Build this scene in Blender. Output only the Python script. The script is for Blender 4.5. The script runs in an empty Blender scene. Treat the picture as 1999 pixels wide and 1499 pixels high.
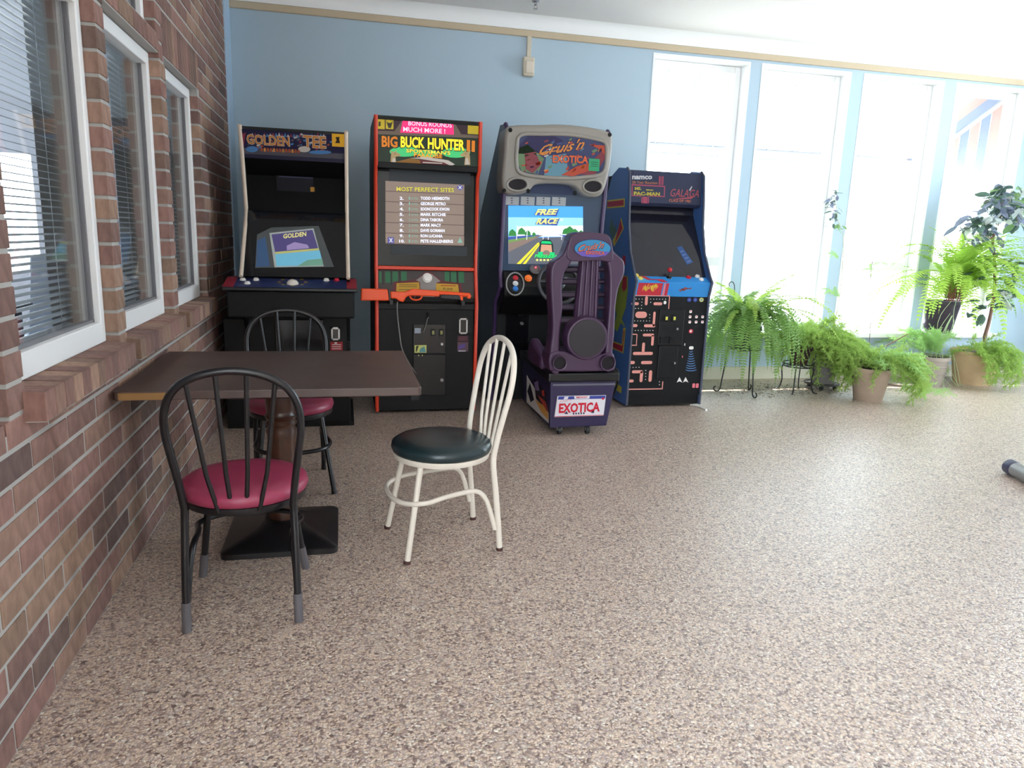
import bpy, math, random
from mathutils import Vector as V, Matrix

random.seed(11)
S = bpy.context.scene
COL = S.collection

# ------------------------------------------------------------------ camera, sky, sun, exposure
CX, CY, FPX, CAMH = 999.5, 749.5, 1407.5, 1.30
_yaw, _pit, _rol = (math.radians(a) for a in (13.4667, 11.6818, 1.9587))
FW = V((math.sin(_yaw)*math.cos(_pit), math.cos(_yaw)*math.cos(_pit), -math.sin(_pit)))
_r0 = V((math.cos(_yaw), -math.sin(_yaw), 0)); _u0 = _r0.cross(FW)
RT = math.cos(_rol)*_r0 + math.sin(_rol)*_u0
UP = -math.sin(_rol)*_r0 + math.cos(_rol)*_u0
CAM = V((0, 0, CAMH))
cd = bpy.data.cameras.new('camera'); co = bpy.data.objects.new('camera', cd); COL.objects.link(co)
cd.sensor_width = 36; cd.lens = FPX/1999*36; cd.clip_start = 0.02; cd.clip_end = 300
mw = Matrix((RT, UP, -FW)).transposed().to_4x4(); mw.translation = CAM
co.matrix_world = mw
S.camera = co

W = bpy.data.worlds.new('sky'); S.world = W; W.use_nodes = True
W.node_tree.nodes['Background'].inputs[0].default_value = (0.80, 0.91, 1.0, 1)
W.node_tree.nodes['Background'].inputs[1].default_value = 7.0
sl = bpy.data.lights.new('sun', 'SUN'); so = bpy.data.objects.new('sun', sl); COL.objects.link(so)
sl.energy = 9.0; sl.angle = 0.0093; sl.color = (1, .95, .86)
so.rotation_euler = V((0.10, -1.0, -1.19)).to_track_quat('-Z', 'Y').to_euler()
so.location = (3, 12, 9)
def portal(name, loc, rot, sx, sy):
    l = bpy.data.lights.new(name, 'AREA'); l.shape = 'RECTANGLE'; l.size = sx; l.size_y = sy
    l.cycles.is_portal = True
    o = bpy.data.objects.new(name, l); COL.objects.link(o); o.location = loc; o.rotation_euler = rot
S.view_settings.view_transform = 'Standard'; S.view_settings.look = 'None'
S.view_settings.gamma = 1; S.view_settings.use_curve_mapping = False
S.view_settings.exposure = 1.08

# ------------------------------------------------------------------ helpers
def hit(px, py, ax, val):
    d = FW*FPX + RT*(px-CX) - UP*(py-CY)
    return CAM + d*((val-CAM[ax])/d[ax])
def lin(c):
    return tuple((x/255/12.92 if x <= 10 else ((x/255+.055)/1.055)**2.4) for x in c)
_mats = {}
def mat(name, rgb=(128, 128, 128), rough=.5, metal=0, spec=.5, emit=0, bump=0, bscale=40, var=0, vscale=8, coat=0, trans=0):
    if name in _mats: return _mats[name]
    m = bpy.data.materials.new(name); m.use_nodes = True; _mats[name] = m
    nt = m.node_tree; b = nt.nodes['Principled BSDF']
    c = (*lin(rgb), 1)
    b.inputs['Base Color'].default_value = c; b.inputs['Roughness'].default_value = rough
    b.inputs['Metallic'].default_value = metal; b.inputs['Specular IOR Level'].default_value = spec
    b.inputs['Coat Weight'].default_value = coat
    if emit:
        b.inputs['Emission Color'].default_value = c; b.inputs['Emission Strength'].default_value = emit
    if bump or var:
        tc = nt.nodes.new('ShaderNodeTexCoord')
        if var:
            n = nt.nodes.new('ShaderNodeTexNoise'); n.inputs['Scale'].default_value = vscale; n.inputs['Detail'].default_value = 4
            nt.links.new(tc.outputs['Object'], n.inputs['Vector'])
            r = nt.nodes.new('ShaderNodeValToRGB')
            r.color_ramp.elements[0].position = .3; r.color_ramp.elements[1].position = .7
            r.color_ramp.elements[0].color = (*[x*(1-var) for x in c[:3]], 1)
            r.color_ramp.elements[1].color = (*[min(1, x*(1+var)) for x in c[:3]], 1)
            nt.links.new(n.outputs['Fac'], r.inputs['Fac']); nt.links.new(r.outputs['Color'], b.inputs['Base Color'])
        if bump:
            n = nt.nodes.new('ShaderNodeTexNoise'); n.inputs['Scale'].default_value = bscale; n.inputs['Detail'].default_value = 3
            nt.links.new(tc.outputs['Object'], n.inputs['Vector'])
            bp = nt.nodes.new('ShaderNodeBump'); bp.inputs['Strength'].default_value = bump; bp.inputs['Distance'].default_value = .004
            nt.links.new(n.outputs['Fac'], bp.inputs['Height']); nt.links.new(bp.outputs['Normal'], b.inputs['Normal'])
    if trans:   # thin leaf: light comes through
        t = nt.nodes.new('ShaderNodeBsdfTranslucent'); t.inputs['Color'].default_value = c
        mx = nt.nodes.new('ShaderNodeMixShader'); mx.inputs[0].default_value = trans
        nt.links.new(b.outputs[0], mx.inputs[1]); nt.links.new(t.outputs[0], mx.inputs[2])
        nt.links.new(mx.outputs[0], nt.nodes['Material Output'].inputs[0])
    return m
def ink(rgb, emit=0):
    name = 'ink_%02x%02x%02x_%d' % (*rgb, int(emit*100))
    if name in _mats: return _mats[name]
    m = mat(name, rgb, .45, emit=emit*.5, var=.0)
    b = m.node_tree.nodes['Principled BSDF']; k = .55 if emit else .9
    b.inputs['Base Color'].default_value = (*[x*k for x in lin(rgb)], 1)
    b.inputs['Specular IOR Level'].default_value = .3
    return m
def glass(name, tint=(1, 1, 1), refl=1.0):
    if name in _mats: return _mats[name]
    m = bpy.data.materials.new(name); m.use_nodes = True; _mats[name] = m; nt = m.node_tree
    for n in list(nt.nodes):
        if n.type != 'OUTPUT_MATERIAL': nt.nodes.remove(n)
    t = nt.nodes.new('ShaderNodeBsdfTransparent'); t.inputs[0].default_value = (*tint, 1)
    g = nt.nodes.new('ShaderNodeBsdfGlossy'); g.inputs['Roughness'].default_value = .015; g.inputs['Color'].default_value = (refl, refl, refl, 1)
    ge = nt.nodes.new('ShaderNodeNewGeometry'); dt = nt.nodes.new('ShaderNodeVectorMath'); dt.operation = 'DOT_PRODUCT'
    nt.links.new(ge.outputs['Incoming'], dt.inputs[0]); nt.links.new(ge.outputs['Normal'], dt.inputs[1])
    def mth(op, x, y):
        n = nt.nodes.new('ShaderNodeMath'); n.operation = op
        for i, q in enumerate((x, y)):
            if isinstance(q, (int, float)): n.inputs[i].default_value = q
            elif q is not None: nt.links.new(q, n.inputs[i])
        return n.outputs[0]
    sch = mth('ADD', mth('MULTIPLY', mth('POWER', mth('SUBTRACT', 1.0, mth('ABSOLUTE', dt.outputs['Value'], None)), 5.0), .92), .04)
    mx = nt.nodes.new('ShaderNodeMixShader')
    nt.links.new(sch, mx.inputs[0]); nt.links.new(t.outputs[0], mx.inputs[1]); nt.links.new(g.outputs[0], mx.inputs[2])
    nt.links.new(mx.outputs[0], nt.nodes['Material Output'].inputs[0])
    return m
def absloc(o):
    l = V((0, 0, 0))
    while o: l = l + o.location; o = o.parent
    return l
def tag(o, label=None, cat=None, group=None, kind=None):
    for k, v in (('label', label), ('category', cat), ('group', group), ('kind', kind)):
        if v: o[k] = v
    return o
def empty(name, loc, label, cat, rz=0, group=None):
    o = bpy.data.objects.new(name, None); COL.objects.link(o); o.location = loc; o.rotation_euler = (0, 0, rz)
    o.empty_display_size = .1
    return tag(o, label, cat, group)
_txt = {}
def text_geo(s, shear=0, bold=0):
    k = (s, shear, bold)
    if k in _txt: return _txt[k]
    c = bpy.data.curves.new('t', 'FONT'); c.body = s; c.shear = shear; c.offset = bold; c.resolution_u = 2
    o = bpy.data.objects.new('t', c)
    m = o.to_mesh()
    if m is None or not len(m.vertices):
        COL.objects.link(o); dg = bpy.context.evaluated_depsgraph_get(); m = o.evaluated_get(dg).to_mesh()
    vs = [(v.co.x, v.co.y) for v in m.vertices]; fs = [tuple(p.vertices) for p in m.polygons]
    bpy.data.objects.remove(o); bpy.data.curves.remove(c)
    x0 = min(v[0] for v in vs); x1 = max(v[0] for v in vs); y0 = min(v[1] for v in vs); y1 = max(v[1] for v in vs)
    vs = [((x-x0)/(x1-x0), (y-y0)/(y1-y0)) for x, y in vs]
    _txt[k] = (vs, fs); return _txt[k]
class MB:
    def __init__(s): s.v = []; s.f = []; s.m = []
    def add(s, vs, fs, mi=0):
        n = len(s.v); s.v += [tuple(v) for v in vs]; s.f += [tuple(i+n for i in f) for f in fs]; s.m += [mi]*len(fs); return s
    def box(s, x0, y0, z0, x1, y1, z1, mi=0):
        return s.add([(x0,y0,z0),(x1,y0,z0),(x1,y1,z0),(x0,y1,z0),(x0,y0,z1),(x1,y0,z1),(x1,y1,z1),(x0,y1,z1)],
              [(0,3,2,1),(4,5,6,7),(0,1,5,4),(1,2,6,5),(2,3,7,6),(3,0,4,7)], mi)
    def prism(s, poly, a, b, ax=0, mi=0):
        """poly: 2D points in the other two axes (cyclic x->yz, y->xz, z->xy), extruded a..b along ax"""
        def P(p, t):
            q = [0, 0, 0]; o = [i for i in range(3) if i != ax]; q[ax] = t; q[o[0]] = p[0]; q[o[1]] = p[1]; return q
        n = len(poly); vs = [P(p, a) for p in poly]+[P(p, b) for p in poly]
        fs = [tuple(range(n))[::-1], tuple(range(n, 2*n))]+[(i, (i+1) % n, n+(i+1) % n, n+i) for i in range(n)]
        return s.add(vs, fs, mi)
    def tube(s, path, r, n=8, closed=False, mi=0):
        path = [V(p) for p in path]; k = len(path); rr = r if isinstance(r, (list, tuple)) else [r]*k
        vs = []; up = None
        for i, p in enumerate(path):
            a = path[(i-1) % k] if (closed or i > 0) else p; b = path[(i+1) % k] if (closed or i < k-1) else p
            t = (b-a).normalized()
            if up is None: up = t.orthogonal().normalized()
            up = (up - t*up.dot(t))
            up = up.normalized() if up.length > 1e-6 else t.orthogonal().normalized()
            w = t.cross(up)
            for j in range(n):
                an = 2*math.pi*j/n; vs.append(p+(up*math.cos(an)+w*math.sin(an))*rr[i])
        fs = []
        for i in range(k if closed else k-1):
            for j in range(n):
                a = i*n+j; b = i*n+(j+1) % n; i2 = (i+1) % k; fs.append((a, b, i2*n+(j+1) % n, i2*n+j))
        if not closed:
            fs.append(tuple(range(n))[::-1]); fs.append(tuple(range((k-1)*n, k*n)))
        return s.add(vs, fs, mi)
    def lathe(s, prof, c=(0, 0, 0), n=24, mi=0, A=V((1, 0, 0)), B=V((0, 1, 0)), Cc=V((0, 0, 1))):
        c = V(c); vs = []
        for r, z in prof:
            for j in range(n):
                an = 2*math.pi*j/n; vs.append(c+A*(r*math.cos(an))+B*(r*math.sin(an))+Cc*z)
        fs = []
        for i in range(len(prof)-1):
            for j in range(n): fs.append((i*n+j, i*n+(j+1) % n, (i+1)*n+(j+1) % n, (i+1)*n+j))
        fs.append(tuple(range(n))[::-1]); k = len(prof)-1; fs.append(tuple(range(k*n, k*n+n)))
        return s.add(vs, fs, mi)
    def ngon(s, pts, mi=0): return s.add(pts, [tuple(range(len(pts)))], mi)
    def build(s, name, mats, parent=None, smooth=None, bevel=0, seg=2, world=True, loc=None):
        me = bpy.data.meshes.new(name)
        off = absloc(parent) if (parent and world) else (V(loc) if loc else V((0, 0, 0)))
        me.from_pydata([(v[0]-off.x, v[1]-off.y, v[2]-off.z) for v in s.v], [], s.f)
        for m in (mats if isinstance(mats, (list, tuple)) else [mats]): me.materials.append(m)
        if any(s.m): me.polygons.foreach_set('material_index', s.m)
        if smooth is not None:
            me.polygons.foreach_set('use_smooth', [True]*len(me.polygons)); me.update()
            me.set_sharp_from_angle(angle=math.radians(smooth))
        me.update()
        o = bpy.data.objects.new(name, me); COL.objects.link(o)
        if parent: o.parent = parent
        elif loc: o.location = loc
        if bevel:
            b = o.modifiers.new('bevel', 'BEVEL'); b.width = bevel; b.segments = seg; b.limit_method = 'ANGLE'; b.angle_limit = math.radians(35)
            b.harden_normals = False
        return o
def struct(o): o['kind'] = 'structure'; return o
def arc(c, r, a0, a1, n, rz=None):
    return [(c[0]+r*math.cos(a0+(a1-a0)*i/n), c[1]+(rz or r)*math.sin(a0+(a1-a0)*i/n)) for i in range(n+1)]
def rrect(x0, y0, x1, y1, r, n=4):
    p = []
    for cx, cy, a in ((x1-r, y0+r, -90), (x1-r, y1-r, 0), (x0+r, y1-r, 90), (x0+r, y0+r, 180)):
        p += arc((cx, cy), r, math.radians(a), math.radians(a+90), n)
    return p
def smoothpath(pts, sub=5, closed=False):
    P = [V(p) for p in pts]; out = []; n = len(P)
    for i in range(n if closed else n-1):
        p0 = P[(i-1) % n] if (closed or i > 0) else P[0]; p1 = P[i]; p2 = P[(i+1) % n]; p3 = P[(i+2) % n] if (closed or i < n-2) else P[-1]
        for k in range(sub):
            t = k/sub
            out.append(.5*((2*p1)+(-p0+p2)*t+(2*p0-5*p1+4*p2-p3)*t*t+(-p0+3*p1-3*p2+p3)*t*t*t))
    if not closed: out.append(P[-1])
    return out
class Panel:
    """a flat face: prints (lettering, pictures) are laid on it in thin layers"""
    def __init__(s, O, U, Vv):
        s.O = V(O); s.U = V(U).normalized(); s.V = (V(Vv)-s.U*V(Vv).dot(s.U)).normalized(); s.N = s.U.cross(s.V)
    def uv(s, px, py):
        d = FW*FPX + RT*(px-CX) - UP*(py-CY)
        p = CAM + d*((s.O-CAM).dot(s.N)/d.dot(s.N)) - s.O
        return p.dot(s.U), p.dot(s.V)
    def P(s, u, v, k=1): return s.O+s.U*u+s.V*v+s.N*(.0007*k)
    def poly(s, mb, pts, mi=0, k=1): mb.ngon([s.P(*s.uv(*p), k) for p in pts], mi)
    def rect(s, mb, x0, y0, x1, y1, mi=0, k=1):
        a = s.uv(x0, (y0+y1)/2); b = s.uv(x1, (y0+y1)/2); c = s.uv((x0+x1)/2, y0); d = s.uv((x0+x1)/2, y1)
        s.rect_uv(mb, a[0], d[1], b[0], c[1], mi, k)
    def rect_uv(s, mb, u0, v0, u1, v1, mi=0, k=1):
        mb.ngon([s.P(u0, v0, k), s.P(u1, v0, k), s.P(u1, v1, k), s.P(u0, v1, k)], mi)
    def rr(s, mb, x0, y0, x1, y1, mi=0, k=1, r=.5):
        a = s.uv(x0, (y0+y1)/2)[0]; b = s.uv(x1, (y0+y1)/2)[0]; c = s.uv((x0+x1)/2, y0)[1]; d = s.uv((x0+x1)/2, y1)[1]
        q = min(b-a, c-d)*r*.999
        mb.ngon([s.P(u, v, k) for u, v in rrect(a, d, b, c, q, 3)], mi)
    def ell(s, mb, x, y, rx, ry, mi=0, k=1, n=16):
        s.poly(mb, [(x+rx*math.cos(2*math.pi*i/n), y-ry*math.sin(2*math.pi*i/n)) for i in range(n)], mi, k)
    def text(s, mb, t, x0, y0, x1, y1, h, mi=0, k=1, shear=0, bold=0, tilt=True):
        """t from (x0,y0) to (x1,y1) = middle of its left and right end, h its height, all in picture px"""
        a = s.uv(x0, y0); b = s.uv(x1, y1); c = s.uv((x0+x1)/2, (y0+y1)/2-h/2); d = s.uv((x0+x1)/2, (y0+y1)/2+h/2)
        hh = abs(c[1]-d[1]); vs, fs = text_geo(t, shear, bold)
        mb.add([s.P(a[0]+(b[0]-a[0])*u, a[1]+(b[1]-a[1])*u*tilt+(v-.5)*hh, k) for u, v in vs], fs, mi)
# ------------------------------------------------------------------ setting
XL, YB = -.80, 6.194          # brick wall face, back wall face
ZS = 3.05                     # soffit
# floor: pebble-and-resin surface
def pebble_mat():
    m = bpy.data.materials.new('pebble_floor'); m.use_nodes = True; nt = m.node_tree; b = nt.nodes['Principled BSDF']
    L = nt.links.new; tc = nt.nodes.new('ShaderNodeTexCoord')
    nz = nt.nodes.new('ShaderNodeTexNoise'); nz.inputs['Scale'].default_value = 60
    ad = nt.nodes.new('ShaderNodeVectorMath'); ad.operation = 'MULTIPLY_ADD'; ad.inputs[1].default_value = (.014, .014, .014)
    L(tc.outputs['Object'], nz.inputs['Vector']); L(nz.outputs['Color'], ad.inputs[0]); L(tc.outputs['Object'], ad.inputs[2])
    vo = nt.nodes.new('ShaderNodeTexVoronoi'); vo.inputs['Scale'].default_value = 135
    L(ad.outputs[0], vo.inputs['Vector'])
    sp = nt.nodes.new('ShaderNodeSeparateColor'); L(vo.outputs['Color'], sp.inputs[0])
    r = nt.nodes.new('ShaderNodeValToRGB'); cr = r.color_ramp; cr.interpolation = 'LINEAR'
    cols = [(0, (118, 98, 90)), (.12, (156, 132, 122)), (.3, (208, 182, 160)), (.48, (224, 200, 178)), (.62, (196, 174, 166)), (.76, (230, 212, 192)), (.9, (160, 138, 136)), (1, (244, 234, 218))]
    cr.elements[0].position = 0; cr.elements[0].color = (*lin(cols[0][1]), 1); cr.elements[1].position = 1; cr.elements[1].color = (*lin(cols[-1][1]), 1)
    for p, c in cols[1:-1]:
        e = cr.elements.new(p); e.color = (*lin(c), 1)
    L(sp.outputs[0], r.inputs['Fac'])
    # darker resin between the pebbles
    d = nt.nodes.new('ShaderNodeMapRange'); d.inputs['From Min'].default_value = .35; d.inputs['From Max'].default_value = .75
    d.inputs['To Min'].default_value = 1; d.inputs['To Max'].default_value = .6
    L(vo.outputs['Distance'], d.inputs['Value'])
    mu = nt.nodes.new('ShaderNodeMix'); mu.data_type = 'RGBA'; mu.blend_type = 'MULTIPLY'; mu.inputs[0].default_value = 1
    L(r.outputs['Color'], mu.inputs[6]); L(d.outputs[0], mu.inputs[7]); L(mu.outputs[2], b.inputs['Base Color'])
    bp = nt.nodes.new('ShaderNodeBump'); bp.inputs['Strength'].default_value = .6; bp.inputs['Distance'].default_value = .004; bp.invert = True
    L(vo.outputs['Distance'], bp.inputs['Height']); L(bp.outputs[0], b.inputs['Normal'])
    b.inputs['Coat Weight'].default_value = .25; b.inputs['Coat Roughness'].default_value = .34; b.inputs['Roughness'].default_value = .36; b.inputs['Specular IOR Level'].default_value = .5
    return m
struct(MB().box(-1.2, -6, -.15, 7.55, YB+.1, 0).build('floor', pebble_mat()))
white_ceil = mat('ceiling_white', (236, 232, 230), .8, bump=.05, bscale=120)
blue = mat('blue_paint', (174, 194, 208), .6, bump=.08, bscale=90)
white = mat('white_paint', (244, 244, 243), .45)
cream = mat('cream_trim', (206, 200, 180), .5)
struct(MB().box(-1.2, -6.2, 3.34, 7.55, 5.17, 3.5).build('ceiling', white_ceil))
c = MB(); c.prism([(5.17, 3.5)]+[(5.17+.05-.05*math.cos(a*math.pi/12), ZS+.05-.05*math.sin(a*math.pi/12)) for a in range(7)]+[(YB+.25, ZS), (YB+.25, 3.5)], -1.2, 7.5)
struct(c.build('trim_1', white_ceil, smooth=40))['label'] = 'white soffit along the top of the blue window wall'
# cove moulding under the soffit and a thin tan strip
c = MB(); c.prism([(YB+.02, 2.945)]+[(YB-.02-.075*(1-math.cos(a*math.pi/16)), 2.945+.11*math.sin(a*math.pi/16)) for a in range(9)]+[(YB+.02, ZS+.005)], -1.0, 7.5)
struct(c.build('trim_2', white, smooth=50))['label'] = 'white cove moulding above the blue wall'
struct(MB().box(-1.0, YB-.022, 2.893, 7.5, YB+.02, 2.945).build('trim_3', mat('tan_strip', (196, 178, 150), .5), bevel=.006))['label'] = 'thin tan strip under the cove moulding'

# back wall with four tall windows
WZ0, WZ1 = .46, 2.87
WX = [(2.63, 3.56), (3.672, 4.594), (4.725, 5.618), (5.752, 6.62)]
WT = .26
bw = MB(); xs = [-1.2]+[x for w in WX for x in w]+[7.55]
for i in range(0, len(xs), 2): bw.box(xs[i], YB, 0, xs[i+1], YB+WT, WZ1)
for a, b in WX: bw.box(a, YB, 0, b, YB+WT, WZ0)
bw.box(-1.2, YB, WZ1, 7.55, YB+WT, 3.3)
back = struct(bw.build('wall_back', blue))
struct(MB().box(-.78, YB-.018, 0, 2.0, YB, .125).build('baseboard_left', cream, bevel=.006))
struct(MB().box(2.0, YB-.018, 0, 7.5, YB, .125).build('baseboard_back', cream, bevel=.006))
gl_out = glass('window_glass', (.97, .99, .99))
for k, (a, b) in enumerate(WX):
    w = empty('window_%d' % (k+1), ((a+b)/2, YB+.1, WZ0), None, None); struct(w)
    w['label'] = ['white framed window beside the maze cabinet', 'second white framed window, fern before it', 'third white framed window, above the clay pots', 'white framed window with striped awning end'][k]
    j = .02
    for q in ((a, YB-.004, WZ0, a+j, YB+WT, WZ1), (b-j, YB-.004, WZ0, b, YB+WT, WZ1), (a+j, YB-.004, WZ1-j, b-j, YB+WT, WZ1)):
        MB().box(*q).build('reveal', white, w)
    y0, y1 = YB+.12, YB+.19
    for q in ((a+j, y0, WZ0+.02, a+j+.055, y1, WZ1-j), (b-j-.055, y0, WZ0+.02, b-j, y1, WZ1-j), (a+j+.055, y0, WZ1-j-.06, b-j-.055, y1, WZ1-j), (a+j+.055, y0, WZ0+.02, b-j-.055, y1, WZ0+.09)):
        MB().box(*q).build('sash_frame', white, w, bevel=.008)
    MB().box(a+j+.055, y0-.01, 1.075, b-j-.055, y1-.005, 1.16).build('meeting_rail', white, w, bevel=.008)
    MB().box(a+j+.05, y0+.03, WZ0+.08, b-j-.05, y0+.036, 1.08).build('lower_pane', gl_out, w)
    MB().box(a+j+.05, y0+.045, 1.15, b-j-.05, y0+.051, WZ1-j-.05).build('upper_pane', gl_out, w)
    MB().box(a-.03, YB-.07, WZ0-.045, b+.03, YB+.12, WZ0+.004).build('window_sill', white, w, bevel=.008)
    portal('portal_back_%d' % k, ((a+b)/2, YB+WT+.03, (WZ0+WZ1)/2), (-math.pi/2, 0, 0), b-a, WZ1-WZ0)
# the unseen rest of the room: right wall with openings, rear wall
XR = 7.35
rw = MB(); oy = [(3.4, 4.9)]; e = [-6.2]+[y for o in oy for y in o]+[YB]
for i in range(0, len(e), 2): rw.box(XR, e[i], 0, XR+.2, e[i+1], 3.4)
for p, q in oy:
    rw.box(XR, p, 0, XR+.2, q, .1); rw.box(XR, p, 3.1, XR+.2, q, 3.4)
    portal('portal_right', (XR+.23, (p+q)/2, 1.6), (0, math.pi/2, 0), 3.0, q-p)
struct(rw.build('wall_right', blue))
struct(MB().box(-1.2, -6.2, 0, XR+.2, -6, 3.5).build('wall_rear', mat('cream_paint', (214, 206, 192), .7)))

# brick wall on the left
MORTAR = mat('mortar', (178, 175, 170), .9, bump=.4, bscale=260)
def brick_mat():
    m = bpy.data.materials.new('brick'); m.use_nodes = True; nt = m.node_tree; b = nt.nodes['Principled BSDF']; L = nt.links.new
    oi = nt.nodes.new('ShaderNodeObjectInfo'); ge = nt.nodes.new('ShaderNodeNewGeometry'); tc = nt.nodes.new('ShaderNodeTexCoord')
    ad = nt.nodes.new('ShaderNodeMath'); ad.operation = 'ADD'; L(oi.outputs['Random'], ad.inputs[0]); L(ge.outputs['Random Per Island'], ad.inputs[1])
    fr = nt.nodes.new('ShaderNodeMath'); fr.operation = 'FRACT'; L(ad.outputs[0], fr.inputs[0])
    r = nt.nodes.new('ShaderNodeValToRGB'); cr = r.color_ramp
    cols = [(0, (118, 92, 88)), (.2, (142, 112, 104)), (.4, (154, 118, 110)), (.55, (132, 102, 96)), (.7, (166, 136, 120)), (.85, (146, 120, 104)), (1, (100, 82, 82))]
    cr.elements[0].color = (*lin(cols[0][1]), 1); cr.elements[1].color = (*lin(cols[-1][1]), 1)
    for p, cc in cols[1:-1]:
        q = cr.elements.new(p); q.color = (*lin(cc), 1)
    L(fr.outputs[0], r.inputs['Fac'])
    mp = nt.nodes.new('ShaderNodeMapping'); mp.inputs['Scale'].default_value = (22, 22, 12); L(tc.outputs['Generated'], mp.inputs[0])
    L(tc.outputs['Object'], mp.inputs[0])
    n = nt.nodes.new('ShaderNodeTexNoise'); n.inputs['Scale'].default_value = 1.4; n.inputs['Detail'].default_value = 5; L(mp.outputs[0], n.inputs['Vector'])
    r2 = nt.nodes.new('ShaderNodeValToRGB'); r2.color_ramp.elements[0].position = .32; r2.color_ramp.elements[1].position = .7
    r2.color_ramp.elements[0].color = (.76, .72, .68, 1); r2.color_ramp.elements[1].color = (1.18, 1.15, 1.08, 1)
    L(n.outputs['Fac'], r2.inputs['Fac'])
    mu = nt.nodes.new('ShaderNodeMix'); mu.data_type = 'RGBA'; mu.blend_type = 'MULTIPLY'; mu.inputs[0].default_value = 1
    L(r.outputs['Color'], mu.inputs[6]); L(r2.outputs['Color'], mu.inputs[7]); L(mu.outputs[2], b.inputs['Base Color'])
    bp = nt.nodes.new('ShaderNodeBump'); bp.inputs['Strength'].default_value = .6; bp.inputs['Distance'].default_value = .003
    L(n.outputs['Fac'], bp.inputs['Height']); L(bp.outputs[0], b.inputs['Normal']); b.inputs['Roughness'].default_value = .85
    return m
BRICK = brick_mat()
YW0, YW1 = -.3, 5.93
BH, BLEN = .0813, .262
# openings (y0, y1, z0, z1) in the wall face
OPEN = [(2.05, 2.903, .775, 2.06), (2.985, 3.825, .775, 2.06), (3.92, 4.76, .775, 2.065), (2.985, 3.79, 2.145, 3.0), (2.05, 2.903, 2.145, 3.0), (.9, 1.96, .775, 2.06)]
SOLD = (3.90, 4.80, 2.065, 2.275)
wl = MB(); T = .22
ys = sorted({YW0, YW1}|{y for o in OPEN for y in o[:2]}); zs = sorted({0, 3.4}|{z for o in OPEN for z in o[2:]})
for y0, y1 in zip(ys, ys[1:]):
    for z0, z1 in zip(zs, zs[1:]):
        ym, zm = (y0+y1)/2, (z0+z1)/2
        if not any(o[0] < ym < o[1] and o[2] < zm < o[3] for o in OPEN): wl.box(XL-T, y0, z0, XL-.0035, y1, z1)
wall_left = struct(wl.build('wall_left', MORTAR))
cells = []       # (y0,y1,z0,z1,xfront,xback)
J = .0065
nz = int(3.25/BH)
for i in range(nz):
    z0, z1 = i*BH+J, (i+1)*BH-J; zm = (z0+z1)/2
    cuts = [(o[0], o[1]) for o in OPEN if o[2] < zm < o[3]]
    if SOLD[2] < zm < SOLD[3]: cuts.append(SOLD[:2])
    if 2.06 < zm < 2.145: cuts += [(2.985, 3.825), (2.05, 2.903)]
    segs = []; cur = YW0
    for a, b in sorted(cuts):
        if a > cur: segs.append((cur, a))
        cur = max(cur, b)
    segs.append((cur, YW1))
    for s0, s1 in segs:
        if s1-s0 < .15:
            cells.append((s0-.006, s1+.006, z0, z1, XL, XL-.07)); continue
        y = YW0+(BLEN/2 if i % 2 else 0)-BLEN
        while y < s1:
            a, b = max(y+J, s0-.006), min(y+BLEN-J, s1+(.006 if s1 < YW1 else -.001))
            if b-a > .03: cells.append((a, b, z0, z1, XL, XL-.07))
            y += BLEN
n = 13
for k in range(n):
    a = SOLD[0]+(SOLD[1]-SOLD[0])*k/n; cells.append((a+J/2, a+.9/n-J/2, SOLD[2]+J, SOLD[3]-J, XL, XL-.07))
for (o0, o1) in ((2.985, 3.825), (2.05, 2.903)):
    for k in range(4):
        a = o0+(o1-o0)*k/4; cells.append((a+J/2, a+(o1-o0)/4-J/2, 2.066, 2.140, XL+.002, XL-.07))
sill_cells = []
for o in OPEN[:3]+OPEN[5:]:
    y0, y1 = o[0]-.015, o[1]-.008; k_n = 12
    for k in range(k_n):
        a = y0+(y1-y0)*k/k_n; sill_cells.append((a+.003, a+(y1-y0)/k_n-.003, .785, .868, XL+.052, XL-.075))
def on_screen(y, z):
    d = V((XL, y, z))-CAM; dz = d.dot(FW)
    if dz <= .05: return 0
    px, py = CX+FPX*d.dot(RT)/dz, CY-FPX*d.dot(UP)/dz
    return 1/dz**2 if -25 < px < 2020 and -25 < py < 1520 else 0
def jit(a): return random.uniform(-a, a)
def brick_shape(mb, y0, y1, z0, z1, xf, xb, slope=0):
    e = .0022; x = xf+jit(.0014)
    back_v = [(xb, y0, z0), (xb, y1, z0), (xb, y1, z1), (xb, y0, z1)]
    mid_v = [(x-e, y0+jit(.001), z0), (x-e, y1, z0), (x-e, y1, z1-slope), (x-e, y0, z1-slope)]
    fr_v = [(x, y0+e, z0+e), (x, y1-e, z0+e), (x, y1-e, z1-e-slope), (x, y0+e, z1-e-slope)]
    fs = [(8, 9, 10, 11)]+[(k, (k+1) % 4, 4+(k+1) % 4, 4+k) for k in range(4)]+[(4+k, 4+(k+1) % 4, 8+(k+1) % 4, 8+k) for k in range(4)]+[(3, 2, 1, 0)]
    mb.add(back_v+mid_v+fr_v, fs)
allc = [(on_screen((c[0]+c[1])/2, (c[2]+c[3])/2)*(c[1]-c[0])*(c[3]-c[2])*((c[0]+c[1])/2 > .95), c) for c in cells]
allc = [(s, c) for s, c in allc if (c[0]+c[1])/2 > .9]
allc.sort(key=lambda t: -t[0])
keep = 300-len([c for c in sill_cells if c[0] > 2])
bmesh_cache = {}
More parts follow.
